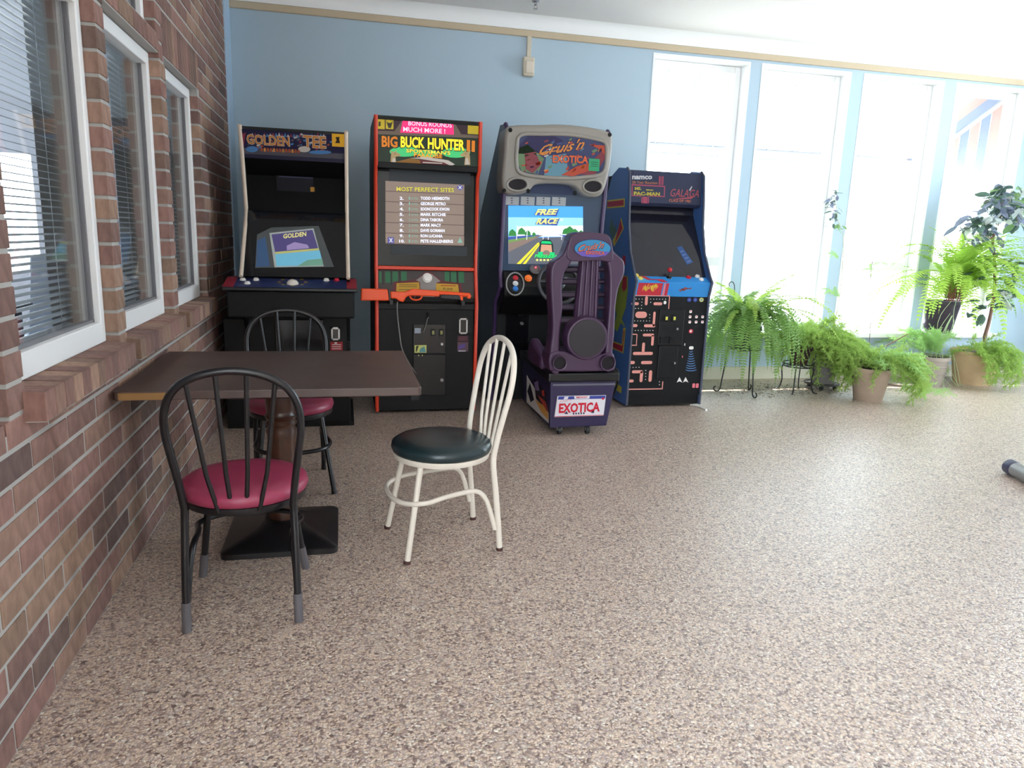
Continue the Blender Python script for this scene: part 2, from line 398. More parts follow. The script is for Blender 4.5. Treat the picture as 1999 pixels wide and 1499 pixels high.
for s, c in allc[:keep]:
    y0, y1, z0, z1, xf, xb = c
    key = (round(y1-y0, 3), round(z1-z0, 3), random.randrange(3)); ctr = V((xf, (y0+y1)/2, (z0+z1)/2))
    if key not in bmesh_cache:
        mb = MB(); brick_shape(mb, -(y1-y0)/2, (y1-y0)/2, -(z1-z0)/2, (z1-z0)/2, 0, xb-xf)
        o = mb.build('brick', BRICK, world=False); bmesh_cache[key] = o.data; o.parent = wall_left
    else:
        o = bpy.data.objects.new('brick', bmesh_cache[key]); COL.objects.link(o); o.parent = wall_left
    o.location = ctr
rest = MB()
for s, c in allc[keep:]: brick_shape(rest, *c)
tag(rest.build('brickwork', BRICK, wall_left), kind='stuff')
sm = None
for c in sill_cells:
    if c[0] < 2: continue
    y0, y1, z0, z1, xf, xb = c
    if sm is None:
        mb = MB(); brick_shape(mb, -(y1-y0)/2, (y1-y0)/2, 0, z1-z0, 0, xb-xf, .006); o = mb.build('sill_brick', BRICK, world=False); sm = o.data; o.parent = wall_left
    else:
        o = bpy.data.objects.new('sill_brick', sm); COL.objects.link(o); o.parent = wall_left
    o.location = (xf, (y0+y1)/2, z0+jit(.002))
sm_mortar = MB()
for o in OPEN[:3]:
    sm_mortar.box(XL-.10, o[0]-.010, .782, XL+.047, o[1]-.014, .857)
sm_mortar.build('sill_mortar', MORTAR, wall_left)
struct(MB().box(XL-.1, YW1, 0, XL+.012, YB, 3.06).build('trim_4', mat('pale_blue_trim', (176, 200, 222), .5), bevel=.008))['label'] = 'pale blue corner board at the end of the brick wall'
# white framed windows in the brick wall, with blinds in the room behind
gl_in = glass('inner_glass', (.93, .95, .95), 1)
slat_m = mat('blind_slat', (206, 210, 216), .4)
LW = [('window_5', OPEN[0], .868), ('window_6', OPEN[1], .868), ('window_7', OPEN[2], .868), ('window_8', OPEN[3], 2.145)]
labs = ['large white framed window nearest the camera in the brick wall', 'white framed middle window in the brick wall', 'white framed far window in the brick wall', 'upper white framed window above the middle one']
for (nm, o, zb), lb in zip(LW, labs):
    y0, y1, z1 = o[0]+.007, o[1]-.007, o[3]-.004
    w = empty(nm, (XL-.06, (y0+y1)/2, zb), lb, None); struct(w)
    fx0, fx1 = XL-.095, XL-.045; st, br = .042, (.075 if zb < 1 else .03)
    for q in ((fx0, y0, zb, fx1, y0+st, z1), (fx0, y1-st, zb, fx1, y1, z1), (fx0, y0+st, z1-.055, fx1, y1-st, z1), (fx0, y0+st, zb, fx1, y1-st, zb+br)):
        MB().box(*q).build('frame_rail', white, w, bevel=.004)
    for q in ((fx0+.005, y0+st, zb+br, fx1-.022, y0+st+.012, z1-.055), (fx0+.005, y1-st-.012, zb+br, fx1-.022, y1-st, z1-.055), (fx0+.005, y0+st, zb+br, fx1-.022, y1-st, zb+br+.01)):
        MB().box(*q).build('gasket', mat('gasket', (120, 118, 122), .6), w)
    MB().box(XL-.080, y0+st-.002, zb+br-.002, XL-.075, y1-st+.002, z1-.053).build('glass_pane', gl_in, w)
    if zb < 1:
        bl = empty('window_blind', (XL-.155, (y0+y1)/2, z1-.02), ['white slatted blind behind the nearest brick wall window', 'white slatted blind behind the middle brick wall window', 'white slatted blind behind the far brick wall window'][labs.index(lb)], 'blind', group='blinds in the brick wall windows')
        MB().box(XL-.175, y0, z1-.045, XL-.135, y1, z1).build('head_rail', slat_m, bl)
        sd = None; zz = zb+.045; k = 0
        while zz < z1-.05:
            if sd is None:
                ml = MB(); n = 5; hw = .0125; ang = math.radians(-14)
                for i in range(n):
                    t = -1+2*i/(n-1); u, v = t*hw, .0022*(1-t*t)
                    for yy in (y0+.01-(y0+y1)/2, y1-.01-(y0+y1)/2):
                        ml.v.append((u*math.cos(ang)-v*math.sin(ang), yy, u*math.sin(ang)+v*math.cos(ang)))
                for i in range(n-1): ml.f.append((2*i, 2*i+1, 2*i+3, 2*i+2)); ml.m.append(0)
                sl_o = ml.build('slat', slat_m, bl, world=False, smooth=60); sd = sl_o.data
            else:
                sl_o = bpy.data.objects.new('slat', sd); COL.objects.link(sl_o); sl_o.parent = bl
            sl_o.location = (0, 0, zz-(z1-.02)); zz += .0225
        MB().box(XL-.168, y0+.01, zb+.012, XL-.142, y1-.01, zb+.03).build('bottom_rail', slat_m, bl)
        for yy in (y0+.13, y1-.13):
            MB().tube([(XL-.155+.0135, yy, zb+.02), (XL-.155+.0135, yy, z1-.03)], .0012, 5).build('cord', slat_m, bl)
# room behind the brick wall: pale walls, one bright window, dim furniture
rm = mat('pale_wall', (206, 206, 212), .8); XA0, XA1, YA1 = -4.6, XL-T, 8.0
def slabs(name, m, *q):
    mb = MB()
    for k in q: mb.box(*k)
    return struct(mb.build(name, m))
slabs('floor_adjoining', mat('dim_floor', (120, 114, 118), .6), (XA0, 1, -.05, XA1, YA1, 0))
slabs('ceiling_adjoining', rm, (XA0, 1, 2.9, XA1, YA1, 3.0))
slabs('wall_adjoining_back', rm, (XA0, YA1, 0, -4.4, YA1+.15, 2.9), (-2.86, YA1, 0, XA1, YA1+.15, 2.9), (-4.4, YA1, 0, -2.86, YA1+.15, .78), (-4.4, YA1, 1.9, -2.86, YA1+.15, 2.9))
slabs('wall_adjoining_near', rm, (XA0, .85, 0, XA1, 1, 2.9))
slabs('wall_adjoining_left', rm, (XA0-.15, 1, 0, XA0, YA1, .5), (XA0-.15, 1, 2.6, XA0, YA1, 2.9), (XA0-.15, 1, .5, XA0, 5.6, 2.6), (XA0-.15, 6.8, .5, XA0, YA1, 2.6))
slabs('wall_adjoining_right', rm, (XA1-.12, YW1, 0, XA1, YA1, 2.9))
portal('portal_adjoining', (XA0-.18, 6.2, 1.55), (0, -math.pi/2, 0), 2.1, 1.2)
portal('portal_adjoining', (-3.63, YA1+.18, 1.34), (-math.pi/2, 0, 0), 1.54, 1.12)
# ground and striped metal awning outside
struct(MB().box(-30, YB+WT+.01, -.5, 40, 60, -.12).build('ground', mat('grey_concrete', (140, 137, 131), .9, bump=.2, bscale=6)))
aw = empty('awning', (4.6, 6.9, 2.6), 'white metal awning with striped end panel outside the windows', 'awning')
aw_w = mat('awning_white', (226, 226, 226), .5); aw_b = mat('awning_blue', (150, 160, 184), .5); aw_r = mat('awning_salmon', (214, 168, 158), .5); aw_s = mat('awning_seam', (176, 176, 182), .5)
YA, ZA, YC, ZC = YB+WT+.03, 2.91, 7.62, 2.33
pd = None
for k in range(38):
    x = .6+.17*k; m = aw_w
    if x > 6.35: m = [aw_r, aw_b][k % 2]
    if x > 6.72: break
    mb = MB(); h = .004
    vs = [(x-.001, YA-.03, ZA+.01), (x+.171, YA-.03, ZA+.01), (x+.171, YC, ZC), (x-.001, YC, ZC)]
    mb.add(vs+[(a, b, c+h) for a, b, c in vs], [(0, 1, 2, 3), (7, 6, 5, 4), (0, 4, 5, 1), (1, 5, 6, 2), (2, 6, 7, 3), (3, 7, 4, 0)])
    mb.build('awning_panel', m, aw)
    if k % 2 == 0: MB().tube([(x, YA, ZA-.008), (x, YC, ZC-.008)], .009, 6).build('seam', aw_s, aw)
for yy, zz, r in ((YC, ZC-.01, .016), (YC+.01, ZC-.10, .012)):
    MB().tube([(.6, yy, zz), (6.75, yy, zz)], r, 8).build('front_rail', mat('awning_rail', (168, 164, 176), .5), aw)
xe = 6.75; nS = 9
for k in range(nS):
    ya = YA+(YC-YA)*k/nS; yb = YA+(YC-YA)*(k+1)/nS-.012; f = lambda y: ZA+(ZC-ZA)*(y-YA)/(YC-YA)
    MB().prism([(ya, 2.12), (yb, 2.12), (yb, f(yb)), (ya, f(ya))], xe, xe+.006).build('end_slat', [aw_b, aw_r][k % 2], aw)
MB().tube([(xe-.01, YA, ZA-.02), (xe-.01, YC, ZC-.02)], .022, 8).build('end_rail', aw_w, aw)
# things on the blue wall and ceiling
ob = empty('outlet_box', (1.524, YB, 2.6), 'beige surface outlet box with conduit high on the blue wall', 'outlet box')
bm_ = mat('beige_plastic', (206, 196, 176), .5)
MB().box(1.475, YB-.05, 2.585, 1.573, YB, 2.735).build('box', bm_, ob, bevel=.012)
MB().box(1.494, YB-.062, 2.605, 1.562, YB-.048, 2.70).build('cover', mat('beige_cover', (216, 204, 186), .45), ob, bevel=.006)
MB().box(1.508, YB-.022, 2.735, 1.546, YB, 2.90).build('conduit', bm_, ob, bevel=.005)
sp = empty('sprinkler_head', (1.47, 5.79, ZS), 'small chrome sprinkler head on the white soffit', 'sprinkler')
ch = mat('chrome', (200, 200, 205), .2, 1)
MB().lathe([(.03, 0), (.03, -.008), (.012, -.012), (.012, -.03), (.008, -.034)], (1.47, 5.79, ZS), 16).build('escutcheon', ch, sp, smooth=40)
MB().lathe([(.018, -.055), (.02, -.058), (.003, -.06)], (1.47, 5.79, ZS), 16).tube([(1.46, 5.79, ZS-.03), (1.458, 5.79, ZS-.045), (1.466, 5.79, ZS-.056)], .003, 6).tube([(1.48, 5.79, ZS-.03), (1.482, 5.79, ZS-.045), (1.474, 5.79, ZS-.056)], .003, 6).build('deflector', ch, sp, smooth=40)
# furniture in the adjoining room seen through the blinds
bc = empty('lounge_chair', (-2.0, 5.65, 0), 'blue and white lounge chair in the room behind the near blind', 'chair')
bcm = mat('blue_vinyl', (96, 130, 180), .5)
MB().prism(rrect(5.45, .40, 5.98, .47, .03), -2.25, -1.75, 0).build('seat', bcm, bc)
MB().prism([(5.90, .44), (5.98, .44), (6.16, 1.02), (6.09, 1.04)], -2.25, -1.75, 0).build('backrest', mat('pale_vinyl', (214, 224, 236), .5), bc, bevel=.015)
for x in (-2.22, -1.78):
    for y in (5.48, 5.95): MB().tube([(x, y, 0), (x, y, .42)], .014, 8).build('leg', ch, bc)
dk = empty('cabinet_dark', (-2.3, 4.95, 0), 'dark low cabinet with monitor in the room behind the near blind', 'cabinet'); dk.name = 'low_cabinet'
dm = mat('dark_cabinet', (52, 48, 60), .6)
MB().box(-2.55, 4.6, 0, -2.05, 5.35, .72).build('body', dm, dk, bevel=.01)
MB().box(-2.6, 4.56, .72, -2.0, 5.40, .75).build('worktop', dm, dk, bevel=.006)
MB().box(-2.3, 4.85, .78, -2.26, 5.2, 1.06).box(-2.35, 4.98, .75, -2.2, 5.08, .79).build('monitor', mat('dark_plastic', (36, 36, 42), .4), dk, bevel=.008)

pw = empty('power_cord', (2.72, 5.10, 0), 'short white power cord on the floor at the foot of the maze cabinet', 'cord')
MB().tube(smoothpath([hit(x_, y_, 2, .006) for x_, y_ in ((1347, 790), (1356, 791), (1366, 794), (1376, 799))], 4), .006, 8).build('cord', mat('white_cord', (220, 218, 214), .5), pw, smooth=60)
MB().tube([hit(1376, 799, 2, .008), hit(1379, 800.5, 2, .008)], .010, 8).build('plug', mat('white_cord'), pw, smooth=60)
# ------------------------------------------------------------------ arcade cabinets
black = mat('black_laminate', (12, 12, 14), .5, spec=.25, bump=.1, bscale=300)
black_g = mat('black_gloss', (14, 14, 18), .15)
crt = mat('dark_screen_glass', (20, 22, 26), .06)
steel = mat('steel', (170, 170, 172), .3, 1)
def side(pts, x0, x1, name, m, parent, edge=None, em=None, r=.011):
    MB().prism(pts, x0, x1).build(name, m, parent, bevel=.003)
    if edge:
        xm = (x0+x1)/2
        mb = MB(); mb.tube([(xm, p[0], p[1]) for p in edge], r, 8); mb.build('edge_trim', em, parent, smooth=50)
def knob_lock(parent, x, y, z, r=.012):
    MB().lathe([(r, 0), (r, .012), (r*.7, .016), (0.001, .016)], (x, y, z), 14, A=V((1, 0, 0)), B=V((0, 0, 1)), Cc=V((0, -1, 0))).build('lock', steel, parent, smooth=40)
def bill_slot(parent, x, y, z, w=.05, h=.085):
    mb = MB()
    for q in ((x-w/2, z-h/2, x-w/2+.01, z+h/2), (x+w/2-.01, z-h/2, x+w/2, z+h/2), (x-w/2, z+h/2-.012, x+w/2, z+h/2), (x-w/2, z-h/2, x+w/2, z-h/2+.01)):
        mb.box(q[0], y-.014, q[1], q[2], y, q[3])
    mb.box(x-w/2, y-.004, z-h/2, x+w/2, y, z+h/2, 1)
    return mb.build('bill_acceptor', [steel, black_g], parent)
def push_button(parent, c, N, col, r=.014, h=.012, name='button'):
    N = N.normalized(); A = N.orthogonal().normalized(); B = N.cross(A)
    MB().lathe([(r*1.25, 0), (r*1.25, h*.4), (r, h*.5), (r*.95, h), (r*.5, h*1.15), (.0005, h*1.2)], c, 14, A=A, B=B, Cc=N).build(name, col, parent, smooth=50)

# ---------- golf cabinet
g = empty('golf_arcade_cabinet', (-.275, 5.2, 0), 'black golf arcade cabinet with cream edges and blue trackball panel against the brick corner', 'arcade machine')
gl_, gr_ = -.60, .05
creamT = mat('cream_edge', (222, 204, 184), .4)
gp_back = 5.80
gtop = [(4.86, 1.90), (4.93, 1.73), (5.03, 1.39), (4.64, 1.0)]
gside = gtop+[(4.72, .93), (4.86, .60), (4.82, .58), (4.82, .02), (gp_back, .02), (gp_back, 1.75), (5.45, 1.90)]
for a, b in ((gl_, gl_+.02), (gr_-.02, gr_)): side(gside, a, b, 'side_panel', black, g, gtop, creamT, .0125)
x0, x1 = gl_+.02, gr_-.02
MB().box(x0, 4.82, .03, x1, gp_back, .93).box(x0, 5.30, .93, x1, gp_back, 1.89).build('body', black, g, bevel=.004)
MB().box(x0, 4.88, 1.875, x1, 5.4, 1.895).build('top_panel', black, g)
MB().prism([(5.02, 1.375), (5.30, 1.40), (5.30, 1.72), (4.95, 1.715), (5.04, 1.62)], x0, x1).build('hood', mat('hood_black', (6, 6, 7), .7, spec=.15), g)
pm_ = Panel((x0, 4.945, 1.72), (1, 0, 0), (0, -.085, .165))
mq = MB(); mq.prism([(4.945, 1.715), (4.885, 1.875), (4.91, 1.88), (4.97, 1.72)], x0, x1)
marq = mq.build('marquee', ink((40, 40, 62)), g)
inks = [ink((38, 36, 70), .12), ink((206, 136, 66), .15), ink((214, 204, 196), .1), ink((176, 88, 56), .12), ink((84, 136, 190), .12), ink((224, 168, 48), .25), ink((60, 50, 40)), ink((86, 84, 94)), ink((150, 60, 80), .1)]
d = MB(); pm_.rect(d, 470, 258, 673, 303, 0, 1); pm_.rect(d, 470, 294, 673, 305, 7, 2)
pm_.ell(d, 492, 291, 12, 6, 4, 3); pm_.ell(d, 594, 291, 12, 6, 2, 3); pm_.ell(d, 625, 297, 22, 4, 4, 3); pm_.poly(d, [(471, 262), (480, 258), (476, 285), (471, 284)], 8, 3)
for k in range(60): x_, y_ = random.uniform(474, 645), random.uniform(261, 296); w_ = random.uniform(2, 7); pm_.poly(d, [(x_, y_), (x_+w_, y_-2), (x_+w_*1.3, y_+1), (x_+w_*.4, y_+3)], random.choice([8, 7, 4, 3, 0, 2]), 2)
for k in range(26):
    xx = 484+k*5.8; hgt = random.uniform(3, 9); pm_.poly(d, [(xx, 267), (xx+3, 267-hgt), (xx+6, 267)], [4, 2, 8][k % 3], 2)
pm_.text(d, 'GOLDEN', 481, 271, 566, 276, 21, 2, 4, bold=.05); pm_.text(d, 'GOLDEN', 482, 271, 565, 276, 19, 1, 5, bold=.02)
pm_.text(d, 'TEE', 591, 275, 637, 278, 25, 2, 4, bold=.05); pm_.text(d, 'TEE', 592, 275, 636, 278, 23, 1, 5, bold=.02)
for k in range(13): pm_.rect(d, 509+k*6, 288+k*.3, 513+k*6, 295+k*.3, [3, 1, 3][k % 3], 4)
pm_.rect(d, 648, 261, 672, 286, 5, 4); pm_.poly(d, [(655, 267), (663, 267), (662, 272), (664, 279), (654, 279), (657, 273)], 6, 5)
d.build('lettering', inks, marq)
tag(marq, 'dark blue marquee with gold golf lettering')
Pc = Panel((x0, 5.044, 1.5), (1, 0, 0), (0, -.09, .24))
d = MB(); Pc.rect(d, 540, 344, 612, 375, 0, 1); Pc.rect(d, 545, 345, 611, 347, 1, 2); Pc.rect(d, 606, 365, 614, 374, 2, 2)
d.build('ink_patch', [ink((30, 30, 38)), ink((70, 70, 100)), ink((186, 136, 60))], g)  # flat dark rectangle with a paler line and a gold patch
# tilted monitor
Ps = Panel((x0, 4.70, 1.00), (1, 0, 0), (0, .30, .375))
scr = MB(); q = [(4.70, 1.00), (5.02, 1.40), (5.03, 1.385), (4.71, .985)]; scr.prism(q, x0, x1)
sc = scr.build('monitor', crt, g)
d = MB(); I = [ink((92, 96, 98), .25), ink((168, 176, 172), .45), ink((92, 84, 136), .4), ink((196, 196, 110), .5), ink((110, 178, 206), .6), ink((120, 170, 150), .4), ink((70, 100, 140), .3), ink((228, 220, 140), .6), ink((170, 150, 200), .45)]
Ps.poly(d, [(502, 458), (530, 444), (622, 441), (652, 521), (498, 523)], 0, 1)
Ps.poly(d, [(526, 455), (612, 446), (632, 520), (536, 522)], 1, 2); Ps.poly(d, [(530, 458), (610, 449), (621, 485), (537, 492)], 2, 3)
Ps.poly(d, [(537, 497), (624, 489), (631, 518), (540, 520)], 4, 3); Ps.poly(d, [(580, 520), (600, 508), (629, 505), (631, 518)], 5, 4)
Ps.poly(d, [(537, 493), (622, 485), (623, 488), (538, 496)], 3, 4); Ps.poly(d, [(502, 470), (518, 462), (527, 520), (500, 521)], 6, 2)
Ps.poly(d, [(560, 480), (575, 473), (600, 478), (604, 485), (560, 489)], 8, 4)
Ps.text(d, 'GOLDEN', 553, 462, 598, 457, 9, 7, 5, bold=.03)
d.build('screen_picture', I, sc)
# control deck
MB().prism([(4.50, .925), (4.50, .945), (4.74, .99), (4.85, .99), (4.85, .925)], -.68, .092).build('control_deck', mat('deck_edge_black', (18, 18, 24), .35), g, bevel=.006)
MB().box(-.665, 4.55, .76, .075, 4.82, .925).build('control_box', black, g, bevel=.01)
Pd = Panel((-.68, 4.50, .9455), (1, 0, 0), (0, .24, .0455))
d = MB(); Pd.rect_uv(d, .06, .006, .71, .24, 0); Pd.rect_uv(d, .0, .006, .06, .24, 1); Pd.rect_uv(d, .71, .006, .77, .24, 1)
for k in range(16):
    an = k*.39; Pd.ell(d, 571+26*math.cos(an), 551+7*math.sin(an), 4, 1.5, 2+k % 2, 2, 8)
d.build('deck_print', [ink((38, 50, 96)), ink((150, 30, 46)), ink((150, 130, 70)), ink((90, 70, 110))], g)
wb = mat('white_button', (232, 226, 220), .3); rb_ = mat('red_button', (196, 30, 60), .3)
for px, py, m in ((474, 547, wb), (500, 547, wb), (483, 554, wb), (637, 548, wb), (657, 548, rb_)):
    u, v = Pd.uv(px, py); push_button(g, Pd.P(u, v, 0), Pd.N, m, .015, .014)
u, v = Pd.uv(571, 554); A = Pd.U; B = Pd.V
MB().lathe([(.036*math.cos(t*math.pi/12), .028*math.sin(t*math.pi/12)) for t in range(6)]+[(.001, .028)], Pd.P(u, v, 0), 20, A=A, B=B, Cc=Pd.N).build('trackball', mat('ivory_ball', (226, 216, 204), .2), g, smooth=60)
Pf = Panel((gl_, 4.82, 0), (1, 0, 0), (0, 0, 1))
u, v = Pf.uv(655, 651); bill_slot(g, gl_+u, 4.82, v, .055, .085)
d = MB(); Pf.rect(d, 645, 667, 669, 684, 0); [Pf.rect(d, 648, y, 666, y+1.4, 1, 2) for y in (672, 676, 680)]; Pf.rect(d, 653, 668, 658, 671, 1, 2)
Pf.rect(d, 592, 656, 620, 672, 2); Pf.rect(d, 593, 660, 601, 669, 3, 2); Pf.rect(d, 608, 662, 614, 668, 0, 2)
d.build('sticker', [ink((156, 36, 46)), ink((226, 200, 196)), ink((30, 26, 30)), ink((210, 30, 50), .5)], g)
MB().box(-.42, 4.812, .25, -.12, 4.82, .72).build('coin_door', black_g, g, bevel=.004)
MB().box(-.735, 4.84, .02, gl_-.002, 5.7, .72).build('gap_filler', black, g, bevel=.006)  # black box added to widen the base over the shadowed gap
MB().box(-.735, 4.84, .0, .07, 5.5, .03).build('plinth', black, g)

# ---------- hunting cabinet
h = empty('hunting_arcade_cabinet', (.59, 5.5, 0), 'tall black hunting arcade cabinet with orange-red edges and lit yellow title marquee', 'arcade machine')
hx0, hx1 = .225, .955
orT = mat('orange_edge', (216, 62, 34), .4)
hf = [(5.13, 2.05), (5.13, 1.74), (5.20, 1.68), (5.20, 1.05), (5.12, .80), (5.14, .02)]
hs = hf+[(5.99, .02), (5.99, 1.9), (5.75, 2.05)]
for a, b in ((hx0, hx0+.022), (hx1-.022, hx1)): side(hs, a, b, 'side_panel', black, h, hf, orT, .0135)
a, b = hx0+.022, hx1-.022
MB().box(a, 5.15, .02, b, 5.99, .76).box(a, 5.26, .76, b, 5.98, 2.03).build('body', black, h, bevel=.003)
MB().box(a, 5.13, 2.025, b, 5.7, 2.045).build('top_panel', black, h)
Pm = Panel((a, 5.145, 1.76), (1, 0, 0), (0, 0, 1))
mq = MB(); mq.box(a, 5.145, 1.755, b, 5.17, 2.025); marq = mq.build('marquee', ink((40, 34, 24)), h); tag(marq, 'lit marquee with yellow title over green woods')
MB().box(a, 5.135, 1.715, b, 5.26, 1.755).build('marquee_ledge', black, h, bevel=.004)
I = [ink((40, 62, 44), .12), ink((70, 44, 56), .15), ink((238, 40, 110), .9), ink((255, 190, 215), 1.2), ink((206, 182, 40), .4), ink((60, 56, 40)), ink((252, 214, 40), 1.0), ink((222, 130, 30), .55), ink((30, 24, 16)), ink((70, 200, 120), .6), ink((250, 220, 70), .9), ink((240, 150, 30), .8), ink((196, 168, 120), .3), ink((216, 206, 196), .3), ink((112, 40, 40), .2), ink((128, 110, 96), .2), ink((150, 104, 40), .3)]
d = MB(); Pm.rect(d, 735, 231, 936, 325, 0, 1)
Pm.poly(d, [(735, 230), (937, 238), (937, 263), (735, 258)], 1, 2)
Pm.poly(d, [(735, 255), (770, 256), (784, 236), (888, 240), (900, 262), (937, 265), (937, 270), (735, 262)], 15, 3)
Pm.poly(d, [(786, 236), (885, 240), (886, 263), (781, 259)], 2, 4)
Pm.text(d, 'BONUS ROUNDS', 797, 240.5, 882, 245, 9, 3, 6, bold=.015); Pm.text(d, 'MUCH MORE !', 787, 252, 869, 256.5, 9, 3, 6, bold=.015)
Pm.rect(d, 735, 231, 751, 252, 4, 4); Pm.rect(d, 753, 233, 768, 252, 4, 4); Pm.rect(d, 913, 239, 935, 262, 4, 4)
Pm.poly(d, [(739, 238), (743, 237), (743, 246), (739, 247)], 5, 5); Pm.poly(d, [(754, 236), (758, 240), (763, 240), (767, 236), (765, 243), (763, 250), (758, 250), (756, 243)], 5, 5)
for (cx_, cy_, rx_, ry_) in ((790, 296, 30, 10), (890, 298, 28, 10), (835, 300, 20, 8)): Pm.ell(d, cx_, cy_, rx_, ry_, 9, 2)
for t, xa, ya, xb, yb, m in (('BIG', 745, 276, 776, 277.5, 7), ('BUCK', 782, 277, 829, 279, 6), ('HUNTER', 835, 280, 907, 284, 6), ('II', 911, 284, 927, 286, 7)):
    Pm.text(d, t, xa-1, ya+.6, xb+1.5, yb+.6, 24, 8, 4, bold=.06); Pm.text(d, t, xa, ya, xb, yb, 22, m, 5, bold=.035)
Pm.text(d, "SPORTSMAN'S", 793, 294, 879, 299, 8, 8, 6, bold=.06); Pm.text(d, "SPORTSMAN'S", 793, 294, 879, 299, 7, 10, 7, bold=.02)
Pm.text(d, 'PARADISE', 808, 302.5, 863, 305.5, 7, 11, 7, bold=.02)
for cx_, fl in ((768, 1), (912, -1)):    # deer heads
    Pm.poly(d, [(cx_-6*fl, 322), (cx_-5*fl, 304), (cx_-3*fl, 296), (cx_+6*fl, 297), (cx_+14*fl, 302), (cx_+13*fl, 305), (cx_+4*fl, 306), (cx_+6*fl, 322)], 12, 6)
    for s2 in (-1, 1): Pm.poly(d, [(cx_, 298), (cx_+s2*7, 293), (cx_+s2*4, 299)], 12, 7)
    Pm.poly(d, [(cx_-4*fl, 321), (cx_-1*fl, 309), (cx_+3*fl, 309), (cx_+4*fl, 321)], 13, 7); Pm.ell(d, cx_+3*fl, 300, 1, 1, 5, 8, 6)
Pm.poly(d, [(772, 316), (800, 309), (820, 312), (826, 322), (772, 319)], 16, 4)
Pm.poly(d, [(800, 309), (830, 306), (875, 313), (888, 321), (880, 324), (868, 318), (818, 310)], 13, 5); Pm.poly(d, [(818, 311), (866, 317), (880, 324), (822, 321)], 14, 5)
Pm.rect(d, 825, 317, 863, 319, 13, 6)
d.build('lettering', I, marq)
# monitor
MB().prism([(5.205, 1.06), (5.23, 1.70), (5.26, 1.70), (5.26, 1.06)], a, b).build('monitor_bezel', mat('bezel_dark', (14, 15, 17), .2, spec=.3), h)
Pb = Panel((a, 5.205, 1.06), (1, 0, 0), (0, .025, .64))
d = MB()
I = [ink((150, 132, 120), .55), ink((118, 96, 90), .4), ink((212, 200, 84), .8), ink((226, 230, 255), 1.0), ink((132, 176, 160), .7), ink((60, 66, 74), .05), ink((90, 90, 170), .5), ink((220, 220, 230), .6), ink((50, 60, 40), .1)]
Pb.rect(d, 760, 333, 918, 357, 5, 1); Pb.rect(d, 763, 480, 912, 498, 5, 1)
for k in range(6): Pb.rect(d, 752.5, 357+k*20.2, 906, 356+(k+1)*20.2-.6, 0, 2)
Pb.rect(d, 752.5, 356.5, 906, 478, 1, 1)
Pb.text(d, 'MOST PERFECT SITES', 774, 369, 886, 371, 9, 8, 3, bold=.06); Pb.text(d, 'MOST PERFECT SITES', 774, 369, 886, 371, 8.4, 2, 4, bold=.025)
rows = [('2.', '1', 'TODD HEEMSOTH', 56), ('3.', '1', 'GEORGE PETRO', 49), ('4.', '1', 'SOONCOOK KWON', 56), ('5.', '3', 'MARK RITCHIE', 49), ('6.', '2', 'DINA TABORA', 44), ('7.', '2', 'MARK MACY', 40), ('8.', '2', 'DAVE GORMAN', 47), ('9.', '1', 'RON LUCANIA', 43), ('10.', '1', 'PETE HALLENBERG', 63)]
for k, (n_, c_, t, w_) in enumerate(rows):
    y = 387+k*10.45
    Pb.text(d, n_, 780 if n_ != '10.' else 779, y, 788 if n_ != '10.' else 790, y+.1, 6, 3, 4, bold=.03); Pb.text(d, c_, 798, y, 800.5, y, 6, 4, 4); Pb.text(d, 'SITES', 803, y+.6, 816, y+.8, 4, 4, 4)
    Pb.text(d, t, 821, y, 821+w_, y+.6, 6.2, 3, 4, bold=.03)
Pb.ell(d, 898, 366, 6, 5, 6, 3); Pb.text(d, 'x', 894, 366, 902, 366, 6, 7, 4, bold=.03); Pb.rect(d, 757, 463, 769, 475, 6, 3); Pb.text(d, 'x', 759, 469, 767, 469, 8, 7, 4, bold=.03); Pb.poly(d, [(893, 474), (898, 463), (903, 474)], 4, 3)
d.build('screen_picture', I, h)
MB().box(a, 5.19, 1.032, b, 5.26, 1.058).build('orange_bar', orT, h, bevel=.005)
# control area
cpl = MB(); cpl.prism([(5.21, 1.03), (5.26, 1.03), (5.26, .76), (5.13, .76), (5.13, .80), (5.155, .815)], a, b)
cp = cpl.build('control_panel', mat('control_black', (18, 17, 17), .5, spec=.3), h, bevel=.003)
Pq = Panel((a, 5.155, .815), (1, 0, 0), (0, .055, .215))
I = [ink((76, 66, 64)), ink((54, 116, 78)), ink((30, 40, 34)), ink((212, 164, 48)), ink((110, 40, 46)), ink((150, 142, 138)), ink((70, 50, 30)), ink((190, 60, 30))]
d = MB(); Pq.rect(d, 738, 529, 929, 580, 0, 1)
for x_ in (740, 752, 766, 783, 868, 880, 895): Pq.rect(d, x_, 530, x_+(11 if x_ > 741 else 5), 552, 1, 2)
for x_ in (748, 764, 781, 879, 893): Pq.rect(d, x_-1.5, 529, x_+.5, 556, 2, 3)
Pq.poly(d, [(766, 579), (768, 550), (812, 546), (828, 533), (836, 530), (845, 533), (862, 548), (900, 553), (905, 580)], 4, 3)
Pq.poly(d, [(812, 547), (829, 535), (843, 535), (860, 549), (852, 552), (848, 580), (821, 579), (820, 551)], 5, 4)
Pq.poly(d, [(774, 553), (818, 551), (820, 573), (773, 577)], 3, 4); Pq.poly(d, [(851, 553), (894, 555), (897, 578), (851, 576)], 3, 4)
for y_ in (555.5, 559, 565): Pq.rect(d, 779, y_, 814, y_+1, 6, 5)
Pq.rect(d, 860, 557, 890, 558.5, 7, 5); Pq.text(d, 'PUMP', 865, 564, 884, 565, 5, 6, 5)
d.build('panel_print', I, cp)
u, v = Pq.uv(834, 542.5); push_button(h, Pq.P(u, v, 0), Pq.N, wb, .028, .02)
